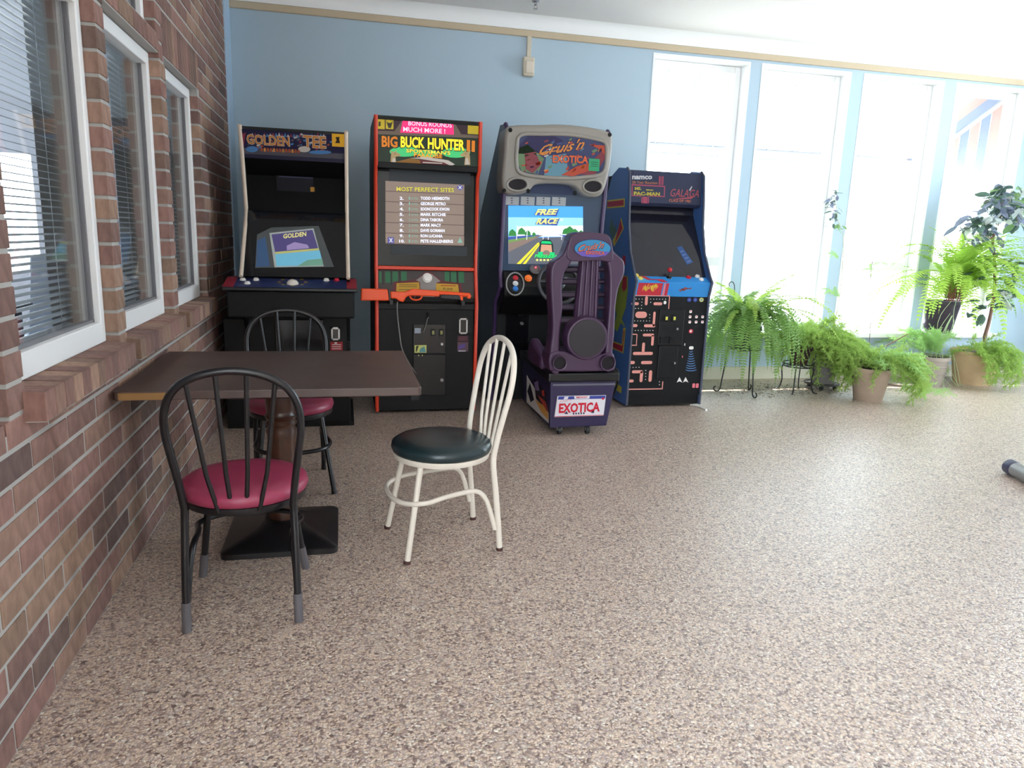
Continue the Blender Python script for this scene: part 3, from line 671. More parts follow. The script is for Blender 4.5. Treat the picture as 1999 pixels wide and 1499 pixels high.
for xx in (.33, .83):
    MB().prism([(5.02, .80), (5.02, .835), (5.035, .815), (5.06, .815), (5.07, .845), (5.17, .86), (5.17, .80)], xx-.012, xx+.012).build('gun_holster', mat('holster', (30, 28, 28), .5), h, bevel=.003)
# coin door and slots
Ph = Panel((a, 5.149, 0), (1, 0, 0), (0, 0, 1))
def pz(P_, px, py):
    u, v = P_.uv(px, py); return P_.P(u, v, 0)
p0, p1 = pz(Ph, 806, 690), pz(Ph, 870, 633); p2, p3 = pz(Ph, 806, 800), pz(Ph, 870, 692)
MB().box(p0.x, 5.137, p0.z, p1.x, 5.149, p1.z).build('coin_door', black_g, h, bevel=.003)
MB().box(p2.x, 5.137, p2.z+.11, p3.x, 5.149, p3.z).build('cash_door', black_g, h, bevel=.003)
for px in (845, 861):
    q = pz(Ph, px, 648); MB().box(q.x-.016, 5.128, q.z-.024, q.x+.016, 5.137, q.z+.022).build('coin_slot', black, h); MB().box(q.x-.008, 5.124, q.z-.015, q.x+.008, 5.128, q.z+.013).build('coin_reject', mat('amber_plastic', (120, 118, 70), .3, emit=.1), h)
q = pz(Ph, 862, 671); knob_lock(h, q.x, 5.137, q.z); q = pz(Ph, 862, 741); knob_lock(h, q.x, 5.137, q.z)
q = pz(Ph, 904, 636); bill_slot(h, q.x, 5.149, q.z, .062, .115)
d = MB(); Ph.rect(d, 893, 655, 915, 668, 0); Ph.rect(d, 893, 668, 914, 686, 1); Ph.poly(d, [(895, 674), (908, 670), (908, 678), (895, 683)], 2, 2); Ph.rect(d, 895, 684, 909, 686, 3, 2)
Ph.rect(d, 809, 640, 821, 650, 4, 20); Ph.rect(d, 809, 673, 832, 688, 5, 20); Ph.poly(d, [(820, 680), (828, 675), (831, 687), (818, 687)], 6, 22); Ph.poly(d, [(812, 675), (817, 674), (813, 686), (811, 686)], 7, 22); Ph.rect(d, 816, 692, 818, 694, 5, 20); Ph.rect(d, 823, 692, 825, 694, 5, 20)
[Ph.rect(d, 895, y_, 912, y_+1.2, 8, 2) for y_ in (657, 660, 663)]
d.build('sticker', [ink((60, 34, 44)), ink((96, 70, 84)), ink((92, 72, 140)), ink((200, 196, 204)), ink((160, 170, 184)), ink((206, 206, 120)), ink((96, 150, 150)), ink((50, 50, 30)), ink((124, 70, 80))], h)
hk = pz(Ph, 834, 615); MB().tube([(hk.x, 5.14, hk.z+.01), (hk.x+.004, 5.12, hk.z), (hk.x, 5.118, hk.z-.02)], .008, 8).build('hook', black_g, h, smooth=50)
MB().tube([(hk.x, 5.116, hk.z-.012), (hk.x-.01, 5.116, hk.z-.06), (hk.x-.03, 5.118, hk.z-.12)], .003, 6).build('strap', mat('grey_cord', (120, 116, 112), .5), h)
# toy shotgun lying in the holsters
gun = empty('toy_shotgun', (.55, 5.03, .86), 'orange plastic pump shotgun resting across the hunting cabinet', 'toy gun')
gy = 5.04
Pg = Panel((0, gy-.02, 0), (1, 0, 0), (0, 0, 1))
orange = mat('gun_orange', (250, 84, 28), .35)
def gpoly(pts, name, m, t=.02, bev=.008):
    uv = [Pg.uv(*p) for p in pts]; MB().prism(uv, gy-t, gy+t, 1).build(name, m, gun, bevel=bev, seg=3)
gpoly([(705, 563), (757, 565), (760, 587), (704, 587)], 'butt', orange)
gpoly([(757, 565), (762, 566), (763, 588), (759, 587)], 'butt_pad', mat('gun_grey', (70, 62, 60), .5))
gpoly([(762, 569), (790, 570), (806, 564), (858, 568), (858, 579), (800, 577), (793, 580), (788, 590), (779, 588), (773, 583), (763, 583)], 'receiver', orange)
c0 = [Pg.uv(*p) for p in ((801, 577), (803, 583), (812, 586), (821, 584), (825, 578))]
MB().tube(smoothpath([(u, gy, v) for u, v in c0], 3), .006, 8).build('trigger_guard', orange, gun, smooth=60)
MB().tube([(Pg.uv(812, 577)[0], gy, Pg.uv(812, 577)[1]), (Pg.uv(810, 583)[0], gy, Pg.uv(810, 583)[1])], .004, 6).build('trigger', mat('gun_grey'), gun)
pa, pb = Pg.uv(856, 572), Pg.uv(918, 576.5)
MB().tube([(pa[0], gy, pa[1]), (pb[0], gy, pb[1])], .015, 12).build('barrel', orange, gun, smooth=60)
gpoly([(860, 575), (897, 576), (900, 586), (860, 583)], 'pump_grip', mat('gun_dark', (48, 44, 46), .5), .022)
gpoly([(898, 577), (905, 578), (904, 588), (899, 586)], 'magazine_cap', orange, .016)
gpoly([(912, 574), (921, 576), (919, 584), (912, 583)], 'muzzle', orange, .018)
cab = [(777, 590), (776, 600), (777, 620), (781, 655), (786, 684), (800, 712)]
MB().tube(smoothpath([(Pg.uv(*p)[0], gy+.02, Pg.uv(*p)[1]) for p in cab]+[(Pg.uv(815, 730)[0], 5.12, .30)], 4), .005, 7).build('cable', mat('grey_cord'), gun, smooth=60)
# ---------- driving cabinet
r = empty('driving_arcade_cabinet', (1.52, 5.6, 0), 'driving arcade cabinet with grey moulded marquee, two speaker cups and lit road screen', 'arcade machine')
rx0, rx1 = 1.125, 1.915
purpT = mat('purple_edge', (66, 48, 84), .4)
rside_m = mat('dusk_laminate', (62, 70, 84), .35)
rf = [(5.22, 2.06), (5.17, 2.03), (5.19, 1.72), (5.26, 1.05), (5.22, .93), (5.40, .80), (5.44, .02)]
rs = rf+[(6.02, .02), (6.04, 1.45), (5.34, 2.07)]
for a, b in ((rx0, rx0+.03), (rx1-.03, rx1)): side(rs, a, b, 'side_panel', rside_m, r, rf, purpT, .017)
a, b = rx0+.03, rx1-.03
MB().box(a, 5.45, .02, b, 6.0, .9).prism([(5.34, .9), (6.0, .9), (6.0, 1.42), (5.40, 2.0), (5.34, 2.0)], a, b).build('body', black, r, bevel=.004)
greyp = mat('grey_moulding', (146, 140, 132), .45, bump=.15, bscale=200)
PB = Panel((a, 5.10, 0), (1, 0, 0), (0, 0, 1))
def puv(P_, pts): return [P_.uv(*p) for p in pts]
out = smoothpath([V((*q, 0)) for q in puv(PB, [(989, 252), (1006, 244), (1050, 243), (1092, 242), (1140, 246), (1188, 256), (1197, 270), (1194, 310), (1187, 352), (1174, 381), (1150, 384), (1132, 374), (1118, 362), (1085, 358), (1048, 360), (1034, 372), (1012, 380), (987, 376), (981, 350), (985, 300)])], 4, True)
mb = MB(); mb.prism([(a+p.x, p.y) for p in out], 5.10, 5.34, 1); mb.build('marquee_hood', greyp, r, bevel=.03, seg=4, smooth=40)
PS = Panel((a, 5.098, 0), (1, 0, 0), (0, 0, 1))
sgn = [(1016, 264), (1060, 262), (1110, 263), (1160, 271), (1181, 279), (1184, 300), (1177, 337), (1140, 346), (1100, 348), (1050, 345), (1015, 337), (1008, 318), (1009, 288)]
sg = smoothpath([V((*q, 0)) for q in puv(PS, sgn)], 4, True)
MB().tube([(a+p.x, 5.094, p.y) for p in sg], .014, 8, True).build('marquee_rim', greyp, r, smooth=60)
I = [ink((70, 78, 118), .12), ink((54, 50, 96), .1), ink((110, 160, 180), .12), ink((200, 84, 60), .15), ink((232, 150, 70), .2), ink((214, 206, 206), .15), ink((80, 90, 150), .12), ink((60, 170, 120), .2), ink((150, 70, 80), .12), ink((120, 150, 110), .1), ink((230, 110, 60), .25), ink((40, 70, 60))]
mq = MB(); mq.ngon([(a+p.x, 5.093, p.y) for p in sg]); marq = mq.build('marquee', I[0], r); tag(marq, 'oval blue marquee with orange script')
PS = Panel((a, 5.092, 0), (1, 0, 0), (0, 0, 1)); d = MB()
random.seed(5)
PS.poly(d, [(1012, 285), (1030, 266), (1080, 264), (1100, 275), (1060, 300), (1012, 300)], 1, 1); PS.poly(d, [(1010, 290), (1030, 282), (1062, 310), (1050, 340), (1018, 334), (1010, 316)], 9, 1)
PS.poly(d, [(1066, 305), (1105, 300), (1110, 345), (1062, 343)], 2, 1); PS.poly(d, [(1130, 340), (1180, 290), (1181, 310), (1160, 342)], 8, 1); PS.poly(d, [(1095, 342), (1125, 325), (1150, 318), (1158, 330), (1120, 344)], 3, 2)
PS.poly(d, [(1150, 282), (1180, 284), (1181, 302), (1168, 290)], 3, 2); PS.poly(d, [(1024, 300), (1045, 296), (1056, 322), (1040, 338), (1026, 330)], 8, 2)
for k in range(46):
    x_, y_ = random.uniform(1016, 1176), random.uniform(270, 338); w_ = random.uniform(3, 11); h_ = random.uniform(1.5, 5)
    PS.poly(d, [(x_, y_), (x_+w_, y_-h_), (x_+w_*1.2, y_), (x_+w_*.3, y_+h_)], random.choice([2, 3, 5, 6, 8, 9, 4]), 2)
PS.text(d, "Cruis'n", 1052, 294, 1142, 280, 24, 1, 4, shear=.5, bold=.05); PS.text(d, "Cruis'n", 1053, 294, 1141, 280, 21, 4, 5, shear=.5, bold=.01)
PS.poly(d, [(1046, 302), (1062, 296), (1112, 291), (1062, 299)], 4, 5)
PS.text(d, 'EXOTICA', 1078, 310, 1149, 312, 17, 1, 4, bold=.06); PS.text(d, 'EXOTICA', 1079, 310, 1148, 312, 15, 10, 5, bold=.03)
PS.rect(d, 1149, 310, 1170, 334, 7, 6); [PS.rect(d, 1153, y_, 1167, y_+1, 11, 7) for y_ in (316, 320, 324)]
d.build('lettering', I, marq)
for cx_, cy_, rx_, ry_ in ((1010, 360, 20, 13), (1157, 364, 19, 13)):
    mb = MB(); PB2 = Panel((a, 5.092, 0), (1, 0, 0), (0, 0, 1))
    ring = [PB2.P(*PB2.uv(cx_+rx_*math.cos(t*.3142), cy_-ry_*math.sin(t*.3142)), 1) for t in range(20)]
    mb.tube(ring, .009, 8, True); sp_ = mb.build('speaker_cup', greyp, r, smooth=60)
    mb = MB(); PB2.ell(mb, cx_, cy_, rx_, ry_, 0, 0, 20); mb.build('speaker_cone', mat('speaker_dark', (26, 20, 26), .8), sp_)
for px, py in ((996, 254), (1190, 263), (984, 372), (1031, 373), (1122, 377)):
    q = PB.P(*PB.uv(px, py), 0); MB().lathe([(.015, .004), (.013, .008), (.001, .003)], q, 12, A=V((1, 0, 0)), B=V((0, 0, 1)), Cc=V((0, -1, 0))).build('bolt_recess', black, r, smooth=60)
# screen
PR = Panel((a, 5.262, 1.03), (1, 0, 0), (0, -.055, .72))
mb = MB(); mb.ngon([PR.P(.0, .0, -1), PR.P(b-a, 0, -1), PR.P(b-a, .72, -1), PR.P(0, .72, -1)]); mb.ngon([PR.P(.0, .0, -20), PR.P(b-a, 0, -20), PR.P(b-a, .72, -20), PR.P(0, .72, -20)]); mon = mb.build('monitor', mat('monitor_glass', (66, 82, 104), .12), r)
I = [ink((74, 158, 240), 1.0), ink((150, 206, 250), 1.0), ink((226, 240, 250), 1.0), ink((104, 108, 118), .7), ink((120, 160, 90), .7), ink((232, 220, 60), .9), ink((240, 236, 120), 1.1), ink((60, 130, 190), .8), ink((30, 200, 120), .9), ink((214, 160, 130), .8), ink((70, 90, 170), .7), ink((60, 140, 70), .7), ink((150, 130, 120), .6), ink((235, 240, 245), 1.0), ink((44, 60, 60), .3), ink((70, 250, 120), 1.0), ink((60, 74, 110), .1), ink((196, 200, 204), .12), ink((70, 70, 84))]
d = MB()
PR.poly(d, [(1034, 358), (1130, 362), (1124, 382), (1036, 378)], 16, 1)
for k in range(4):
    x_ = 986+k*30.5; PR.rect(d, x_, 383.5+k*.5, x_+27, 400+k*.5, 17, 2)
    for j in range(3): PR.ell(d, x_+13+k*.5, 387+j*4.5, 2.2, 1.2, 18, 3, 6)
PR.poly(d, [(992, 401), (1138, 403), (1138, 516), (992, 515)], 0, 2)
PR.poly(d, [(992, 424), (1138, 425), (1138, 462), (992, 462)], 1, 3); PR.poly(d, [(1010, 442), (1138, 440), (1138, 462), (1010, 462)], 2, 4)
PR.poly(d, [(992, 466), (1138, 461), (1138, 516), (992, 515)], 3, 5); PR.poly(d, [(992, 470), (1052, 459), (1060, 459), (992, 492)], 12, 6); PR.poly(d, [(992, 462), (1052, 458), (1052, 461), (992, 472)], 10, 6); PR.poly(d, [(992, 468), (1050, 460), (1040, 464), (992, 474)], 4, 7)
PR.poly(d, [(1090, 458), (1138, 461), (1138, 472), (1100, 462)], 10, 6)
random.seed(3)
for x_, y_, s_ in ((1000, 455, 8), (1018, 452, 8), (1030, 455, 6), (1042, 457, 4), (1104, 452, 7), (1112, 450, 9), (1122, 454, 8), (1134, 456, 7)):
    PR.poly(d, [(x_-s_, y_+s_*.7), (x_-s_*.7, y_-s_*.5), (x_, y_-s_), (x_+s_*.8, y_-s_*.3), (x_+s_, y_+s_*.7)], [11, 4][int(x_) % 2], 8)
for x_ in (1008, 1028, 1060, 1070, 1096): PR.rect(d, x_, 440, x_+1.2, 468, 13, 9)
PR.poly(d, [(1050, 473), (1053, 474), (1016, 515), (1008, 515)], 5, 7); PR.poly(d, [(1053.5, 474), (1055.5, 475), (1026, 515), (1020, 515)], 5, 7)
for k, (t, xa, xb, y_) in enumerate((('FREE', 1044, 1089, 413), ('RACE', 1046, 1090, 431))):
    PR.poly(d, [(xa-2, y_+7), (xa+4, y_-4), (xb+2, y_-5), (xb-3, y_+9)], 10, 10); PR.text(d, t, xa, y_+1, xb, y_, 11, 6, 11, shear=.35, bold=.03)
PR.text(d, 'TM', 1092, 430, 1099, 429, 5, 13, 10, shear=.3)
PR.poly(d, [(1052, 500), (1053, 474), (1060, 467), (1074, 468), (1079, 476), (1081, 504)], 14, 9); PR.poly(d, [(1054, 496), (1056, 477), (1076, 478), (1078, 497)], 9, 10); PR.poly(d, [(1050, 492), (1054, 491), (1078, 492), (1082, 493), (1083, 504), (1049, 502)], 8, 11); PR.poly(d, [(1058, 470), (1074, 471), (1077, 476), (1055, 475)], 8, 11); PR.ell(d, 1066, 494, 7, 6, 12, 12)
PR.text(d, 'PRESS START', 1043, 500, 1100, 502, 7.5, 14, 13, shear=.25, bold=.06); PR.text(d, 'PRESS START', 1043, 499.5, 1100, 501, 6.5, 15, 14, shear=.25, bold=.02)
for k in range(6): PR.rect(d, 1046+k*7, 505.5, 1050+k*7, 509, 6, 13)
d.build('screen_picture', I, mon)
# dash, wheel, buttons
MB().prism([(5.26, 1.045), (5.30, 1.03), (5.36, .70), (5.30, .72), (5.17, .86), (5.17, .93), (5.24, 1.03)], a, b).build('dashboard', mat('dash_black', (12, 12, 14), .35, spec=.3), r, bevel=.012)
PD = Panel((a, 5.17, .93), (1, 0, 0), (0, .07, .10))
def dash_pt(px, py): return PD.P(*PD.uv(px, py), 0)
mb = MB(); mb.tube([PD.P(*PD.uv(1005+17*math.cos(t*.2618), 555-22*math.sin(t*.2618)), 9) for t in range(24)], .006, 8, True); dp = mb.build('button_rim', mat('silver_plastic', (150, 148, 146), .35), r, smooth=60)
MB().lathe([(.055, 0), (.055, .004)], PD.P(*PD.uv(1005, 555), 1), 20, A=PD.U, B=PD.V*1.35, Cc=PD.N).build('button_plate', black_g, r)
for py, m in ((543, mat('red_dash', (196, 36, 48), .3)), (554, mat('white_dash', (226, 226, 226), .3)), (564, mat('blue_dash', (50, 130, 210), .3))): push_button(r, PD.P(*PD.uv(1006, py), 4), PD.N, m, .017, .012)
push_button(r, PD.P(*PD.uv(1031, 544), 3), PD.N, mat('orange_dash', (226, 110, 40), .3, emit=.15), .022, .02)
q = PD.P(*PD.uv(1044, 527), 5); MB().lathe([(.042, 0), (.042, .012), (.034, .014), (.03, .008), (.001, .008)], q, 20, A=PD.U, B=PD.V, Cc=PD.N).build('gauge', mat('gauge_grey', (96, 92, 94), .4), r, smooth=40)
MB().lathe([(.006, .012), (.005, .018), (.001, .02)], q+PD.U*.004+PD.V*.012, 10, A=PD.U, B=PD.V, Cc=PD.N).build('indicator_lamp', mat('lamp_red', (255, 60, 70), .3, emit=2.5), r)
d = MB(); I = [ink((214, 210, 206)), ink((150, 60, 60)), ink((60, 60, 70))]
PD.ell(d, 1088, 548, 26, 12, 2, 12); [PD.ell(d, x_, y_, 6, 4, m_, 13) for x_, y_, m_ in ((1072, 549, 0), (1104, 547, 0), (1088, 552, 1), (1090, 541, 0))]
d.build('dash_print', I, r)
wc = hit(1090, 553, 1, 5.03); tl = V((0, .35, .94)).normalized(); hz = V((1, 0, 0)); wn = hz.cross(tl)
ring = [wc+hz*(.148*math.cos(t*.2094))+tl*(.148*math.sin(t*.2094)) for t in range(30)]
MB().tube(ring, .0145, 10, True).build('steering_wheel', mat('wheel_grey', (58, 56, 62), .35), r, smooth=60)
mb = MB()
for an in (math.pi*.97, 0.1, -math.pi/2): mb.tube([wc-wn*-.02, wc+hz*(.145*math.cos(an))+tl*(.145*math.sin(an))], [.02, .012], 8)
mb.lathe([(.05, -.03), (.05, .01), (.035, .022), (.001, .024)], wc, 18, A=hz, B=tl, Cc=wn).build('wheel_hub', mat('hub_dark', (40, 40, 48), .35), r, smooth=50)
MB().tube([wc+V((0, .02, 0)), wc+V((0, .22, -.02))], .025, 10).build('steering_column', black_g, r)
PL = Panel((a, 5.449, 0), (1, 0, 0), (0, 0, 1))
p0, p1 = PL.uv(985, 700), PL.uv(1034, 600); MB().box(a+p0[0], 5.438, p0[1], a+p1[0], 5.45, p1[1]).build('coin_door', black_g, r, bevel=.004)
q = PL.P(*PL.uv(1016, 610), 0); MB().box(q.x-.022, 5.43, q.z-.028, q.x+.022, 5.438, q.z+.028).box(q.x-.01, 5.426, q.z-.012, q.x+.01, 5.43, q.z+.012, 1).build('coin_slot', [black, mat('dim_red', (120, 50, 50), .4, emit=.15)], r)
q = PL.P(*PL.uv(1018, 631), 0); knob_lock(r, q.x, 5.438, q.z, .014)

# ---------- driving seat on its pedestal
st = empty('simulator_chair', (1.54, 4.58, 0), 'purple ribbed plastic driving chair on a wheeled box before the driving cabinet', 'chair')
pl1 = mat('purple_plastic', (70, 46, 72), .38, bump=.12, bscale=220); pl2 = mat('purple_dark', (46, 30, 50), .45)
PX = Panel((1.3, 4.45, 0), (1, 0, 0), (0, 0, 1))
def slab(pts, y0, y1, name, m, bev=.02, seg=3, sub=3, parent=st):
    q = smoothpath([V((*PX.uv(*p), 0)) for p in pts], sub, True)
    mb = MB(); mb.prism([(1.3+p.x, p.y) for p in q], y0, y1, 1); return mb.build(name, m, parent, bevel=bev, seg=seg, smooth=40)
slab([(1110, 468), (1098, 496), (1080, 511), (1073, 532), (1074, 580), (1077, 640), (1071, 695), (1076, 726), (1090, 727), (1091, 660), (1097, 600), (1096, 560), (1101, 532), (1113, 514), (1120, 492)], 4.43, 4.55, 'shell_post', pl1)
slab([(1190, 486), (1204, 498), (1216, 510), (1217, 534), (1206, 562), (1200, 600), (1198, 650), (1194, 690), (1198, 718), (1180, 722), (1182, 660), (1187, 600), (1188, 540), (1184, 512), (1178, 494)], 4.43, 4.55, 'shell_post', pl1)
slab([(1109, 472), (1113, 460), (1124, 454), (1140, 453), (1170, 455), (1184, 459), (1191, 470), (1195, 498), (1190, 511), (1165, 508), (1125, 510), (1108, 507), (1104, 494)], 4.425, 4.56, 'headrest', pl1, .03, 4)
PBd = Panel((1.3, 4.423, 0), (1, 0, 0), (0, 0, 1))
mb = MB(); mb.prism([PBd.uv(1157+37*math.cos(t*.2618), 485-18.5*math.sin(t*.2618)) for t in range(24)], 4.418, 4.43, 1)
for i in range(len(mb.v)): mb.v[i] = (mb.v[i][0]+1.3, mb.v[i][1], mb.v[i][2])
bd = mb.build('badge', mat('badge_edge', (40, 40, 84), .4), st); PBd = Panel((1.3, 4.417, 0), (1, 0, 0), (0, 0, 1))
I = [ink((58, 140, 186)), ink((222, 120, 84)), ink((40, 40, 80)), ink((226, 112, 70)), ink((110, 90, 180))]
d = MB(); PBd.ell(d, 1157, 485, 35, 17, 0, 0, 24); PBd.poly(d, [(1125, 492), (1150, 488), (1190, 492), (1182, 499), (1160, 502), (1136, 500)], 4, 1)
PBd.text(d, "Cruis'n", 1128, 485, 1180, 478, 15, 2, 2, shear=.5, bold=.04); PBd.text(d, "Cruis'n", 1129, 485, 1179, 477.5, 13, 1, 3, shear=.5, bold=.01)
PBd.text(d, 'EXOTICA', 1144, 493, 1180, 494, 8, 2, 2, bold=.07); PBd.text(d, 'EXOTICA', 1144, 493, 1180, 494, 7, 3, 3, bold=.03)
tag(d.build('lettering', I, bd), 'blue oval badge print with orange script')
for k, y_ in enumerate((527, 551, 577, 602, 628)):
    slab([(1092, y_-6), (1140, y_-6), (1189, y_-5), (1189, y_+5), (1140, y_+6), (1092, y_+6)], 4.51, 4.57, 'back_slat', pl2, .012, 2, 1)
slab([(1135, 503), (1172, 505), (1172, 560), (1168, 640), (1122, 636), (1130, 560)], 4.465, 4.52, 'spine', pl1, .015, 2, 1)
mb = MB()
for t in (0.12, .37, .63, .88):
    pa = PX.uv(1135+37*t, 507); pb = PX.uv(1123+45*t, 632); mb.tube([(1.3+pa[0], 4.462, pa[1]), (1.3+pb[0], 4.462, pb[1])], .011, 8)
mb.build('spine_rib', pl1, st, smooth=60)
u, v = PX.uv(1141, 658); dc = V((1.3+u, 4.45, v))
MB().lathe([(.142, -.05), (.142, .05), (.136, .062), (.126, .064)], dc, 32, A=V((1, 0, 0)), B=V((0, 0, 1)), Cc=V((0, -1, 0))).build('disc_rim', pl1, st, smooth=40)
MB().lathe([(.126, .058), (.122, .068), (.06, .07), (.001, .07)], dc, 32, A=V((1, 0, 0)), B=V((0, 0, 1)), Cc=V((0, -1, 0))).build('disc', mat('disc_dark', (36, 30, 36), .5), st, smooth=40)
slab([(1072, 688), (1100, 684), (1140, 697), (1180, 688), (1196, 690), (1198, 718), (1185, 723), (1085, 724), (1070, 716)], 4.42, 4.61, 'lower_shell', pl1, .02, 3, 2)
for px, py, rr_ in ((1087, 705, .05), (1180, 705, .055)):
    u, v = PX.uv(px, py); q = V((1.3+u, 4.43, v))
    t_ = MB().lathe([(rr_*.75, -.06), (rr_, .045), (rr_*.97, .052), (rr_*.84, .05), (rr_*.74, .0)], q, 20, A=V((1, 0, 0)), B=V((0, 0, 1)), Cc=V((0, -1, 0))).build('exhaust_cone', pl1, st, smooth=40)
    MB().lathe([(rr_*.80, .030), (rr_*.79, .034), (.001, .034)], q, 20, A=V((1, 0, 0)), B=V((0, 0, 1)), Cc=V((0, -1, 0))).build('cone_shade_disc', mat('cone_shade', (18, 12, 18), .8), t_)  # dark disc painted as the shade inside the cone mouth
MB().prism([(4.57, .42), (4.57, .49), (4.88, .54), (4.93, .50), (4.93, .42)], 1.31, 1.76).build('seat_pan', pl2, st, bevel=.03, seg=3, smooth=40)
for x in (1.285, 1.725): MB().prism([(4.57, .42), (4.57, .52), (4.86, .60), (4.94, .52), (4.93, .42)], x, x+.065).build('seat_bolster', pl1, st, bevel=.025, seg=3, smooth=40)
navy = mat('navy_laminate', (42, 34, 70), .35)
ped = MB(); y0, y1 = 4.45, 5.26
ped.add([(1.335, y0, .05), (1.735, y0, .055), (1.75, y1, .05), (1.35, y1, .05), (1.325, y0, .375), (1.785, y0, .375), (1.785, y1, .43), (1.325, y1, .43)], [(0, 3, 2, 1), (4, 5, 6, 7), (0, 1, 5, 4), (1, 2, 6, 5), (2, 3, 7, 6), (3, 0, 4, 7)])
pd_ = ped.build('pedestal', navy, st, bevel=.008)
MB().prism([(4.43, .365), (4.43, .425), (5.24, .45), (5.24, .39), (4.49, .36)], 1.305, 1.80).build('pedestal_lid', mat('lid_black', (16, 15, 18), .35), st, bevel=.012)
MB().box(1.34, 4.442, .338, 1.775, 4.452, .352).build('pedestal_rim', mat('rim_grey', (96, 94, 110), .4), st)
PE = Panel((1.36, 4.443, 0), (1, 0, 0), (0, 0, 1))
pc = [(1088, 773), (1183, 771), (1178, 811), (1082, 814)]
mb = MB(); mb.prism([PE.uv(*p) for p in pc], 4.438, 4.45, 1)
for i in range(len(mb.v)): mb.v[i] = (mb.v[i][0]+1.36, mb.v[i][1], mb.v[i][2])
lp = mb.build('licence_plate', ink((226, 220, 226)), st, bevel=.003); PE = Panel((1.36, 4.438, 0), (1, 0, 0), (0, 0, 1))
I = [ink((60, 70, 150)), ink((206, 30, 54)), ink((226, 220, 226)), ink((70, 60, 90)), ink((214, 90, 100))]
d = MB(); PE.poly(d, [(1090, 774), (1182, 772), (1181.5, 778), (1089, 780)], 0, 1); PE.poly(d, [(1121, 772.5), (1151, 772), (1150.5, 778), (1121, 778.5)], 2, 2); PE.text(d, 'MIDWAY', 1125, 775.5, 1147, 775, 3.5, 1, 3, bold=.04)
PE.poly(d, [(1102, 774.5), (1110, 774), (1108, 779), (1100, 779.5)], 2, 2); PE.text(d, "Cruis'n", 1093, 783, 1115, 780, 4, 4, 3, shear=.5)
PE.text(d, 'EXOTICA', 1091, 797, 1171, 794, 19, 1, 3, bold=.04); [PE.rect(d, 1118+k*5, 805.5-k*.2, 1121+k*5, 809-k*.2, 3, 3) for k in range(5)]
PE.poly(d, [(1101, 808), (1106, 802), (1109, 808)], 3, 3); PE.poly(d, [(1153, 806), (1158, 800), (1160, 806)], 3, 3)
PE.poly(d, [(1083, 812.5), (1178, 809.5), (1178, 810.5), (1083, 813.5)], 1, 2); PE.poly(d, [(1175, 776), (1179, 776), (1179, 780), (1175, 780)], 1, 3)
d.build('lettering', I, lp)
PG = Panel((1.334, y0, 0), (0, -1, 0), (-.01, 0, .325)); PG.O = V((1.334, y0, .05))
d = MB(); I = [ink((214, 206, 200)), ink((34, 30, 42)), ink((214, 150, 70)), ink((188, 60, 50)), ink((130, 110, 150))]
def side_uv(u, v): return PG.P(-u, v, 3)
for pts, m in (([(.02, .03), (.62, .03), (.62, .24), (.02, .10)], 0), ([(.06, .10), (.35, .12), (.42, .26), (.10, .22)], 1), ([(.03, .05), (.20, .06), (.38, .11), (.14, .12), (.03, .09)], 2), ([(.02, .10), (.16, .12), (.30, .16), (.1, .16)], 3), ([(.40, .10), (.5, .06), (.6, .12), (.52, .2)], 1), ([(.25, .20), (.36, .18), (.4, .23), (.3, .26)], 4), ([(.12, .19), (.18, .18), (.20, .21), (.14, .23)], 3)):
    d.ngon([side_uv(*p)+PG.N*(.0005*(m+1)) for p in pts], m)
d.build('side_print', I, st)
for dx_ in (0, .02): MB().tube(smoothpath([(1.79+dx_, 4.60, .44), (1.82+dx_, 4.56, .40), (1.83+dx_, 4.60, .30), (1.82+dx_, 4.75, .12), (1.84+dx_, 5.1, .012), (1.80+dx_, 5.4, .012)], 5), .007, 7).build('cable', black, st, smooth=60)
blackr = mat('rubber_black', (26, 26, 28), .5)
for x, y in ((1.405, 4.47), (1.60, 4.46), (1.42, 5.1), (1.70, 5.1)):
    c = MB().lathe([(.008, -.012), (.026, -.011), (.028, 0), (.026, .011), (.008, .012)], (x, y, .0285), 18, A=V((0, 1, 0)), B=V((0, 0, 1)), Cc=V((1, 0, 0))).build('caster', blackr, st, smooth=40)
    MB().box(x-.017, y-.012, .028, x-.013, y+.012, .05).box(x+.013, y-.012, .028, x+.017, y+.012, .05).build('caster_fork', steel, st)

# ---------- maze cabinet
p = empty('maze_arcade_cabinet', (2.47, 5.55, 0), 'blue sided arcade cabinet with pink maze bars on its black front by the window', 'arcade machine')
ax0, ax1 = 2.15, 2.795
pblue = mat('maze_blue', (62, 98, 156), .4)
pf = [(5.44, 1.835), (5.39, 1.80), (5.36, 1.62), (5.335, 1.40), (5.27, 1.20), (5.15, 1.03), (5.11, .99), (5.145, .88), (5.148, .02)]
ps = pf+[(5.92, .02), (5.92, 1.5), (5.74, 1.80), (5.6, 1.85)]
edge_y = mat('dull_edge', (60, 66, 84), .4)
for a_, b_ in ((ax0, ax0+.02), (ax1-.02, ax1)): side(ps, a_, b_, 'side_panel', pblue, p, pf, edge_y, .011)
a, b = ax0+.02, ax1-.02
MB().box(a, 5.16, .02, b, 5.92, .97).box(a, 5.52, .97, b, 5.90, 1.80).prism([(5.425, 1.82), (5.72, 1.825), (5.72, 1.79), (5.425, 1.79)], a, b).build('body', black, p)
PM = Panel((a, 5.385, 1.58), (1, 0, 0), (0, .02, .21))
mq = MB(); mq.prism([(5.385, 1.58), (5.4079, 1.82), (5.43, 1.82), (5.52, 1.56), (5.42, 1.555)], a, b); marq = mq.build('marquee', ink((58, 64, 92), .05), p); tag(marq, 'slate blue marquee with white maker name and yellow title')
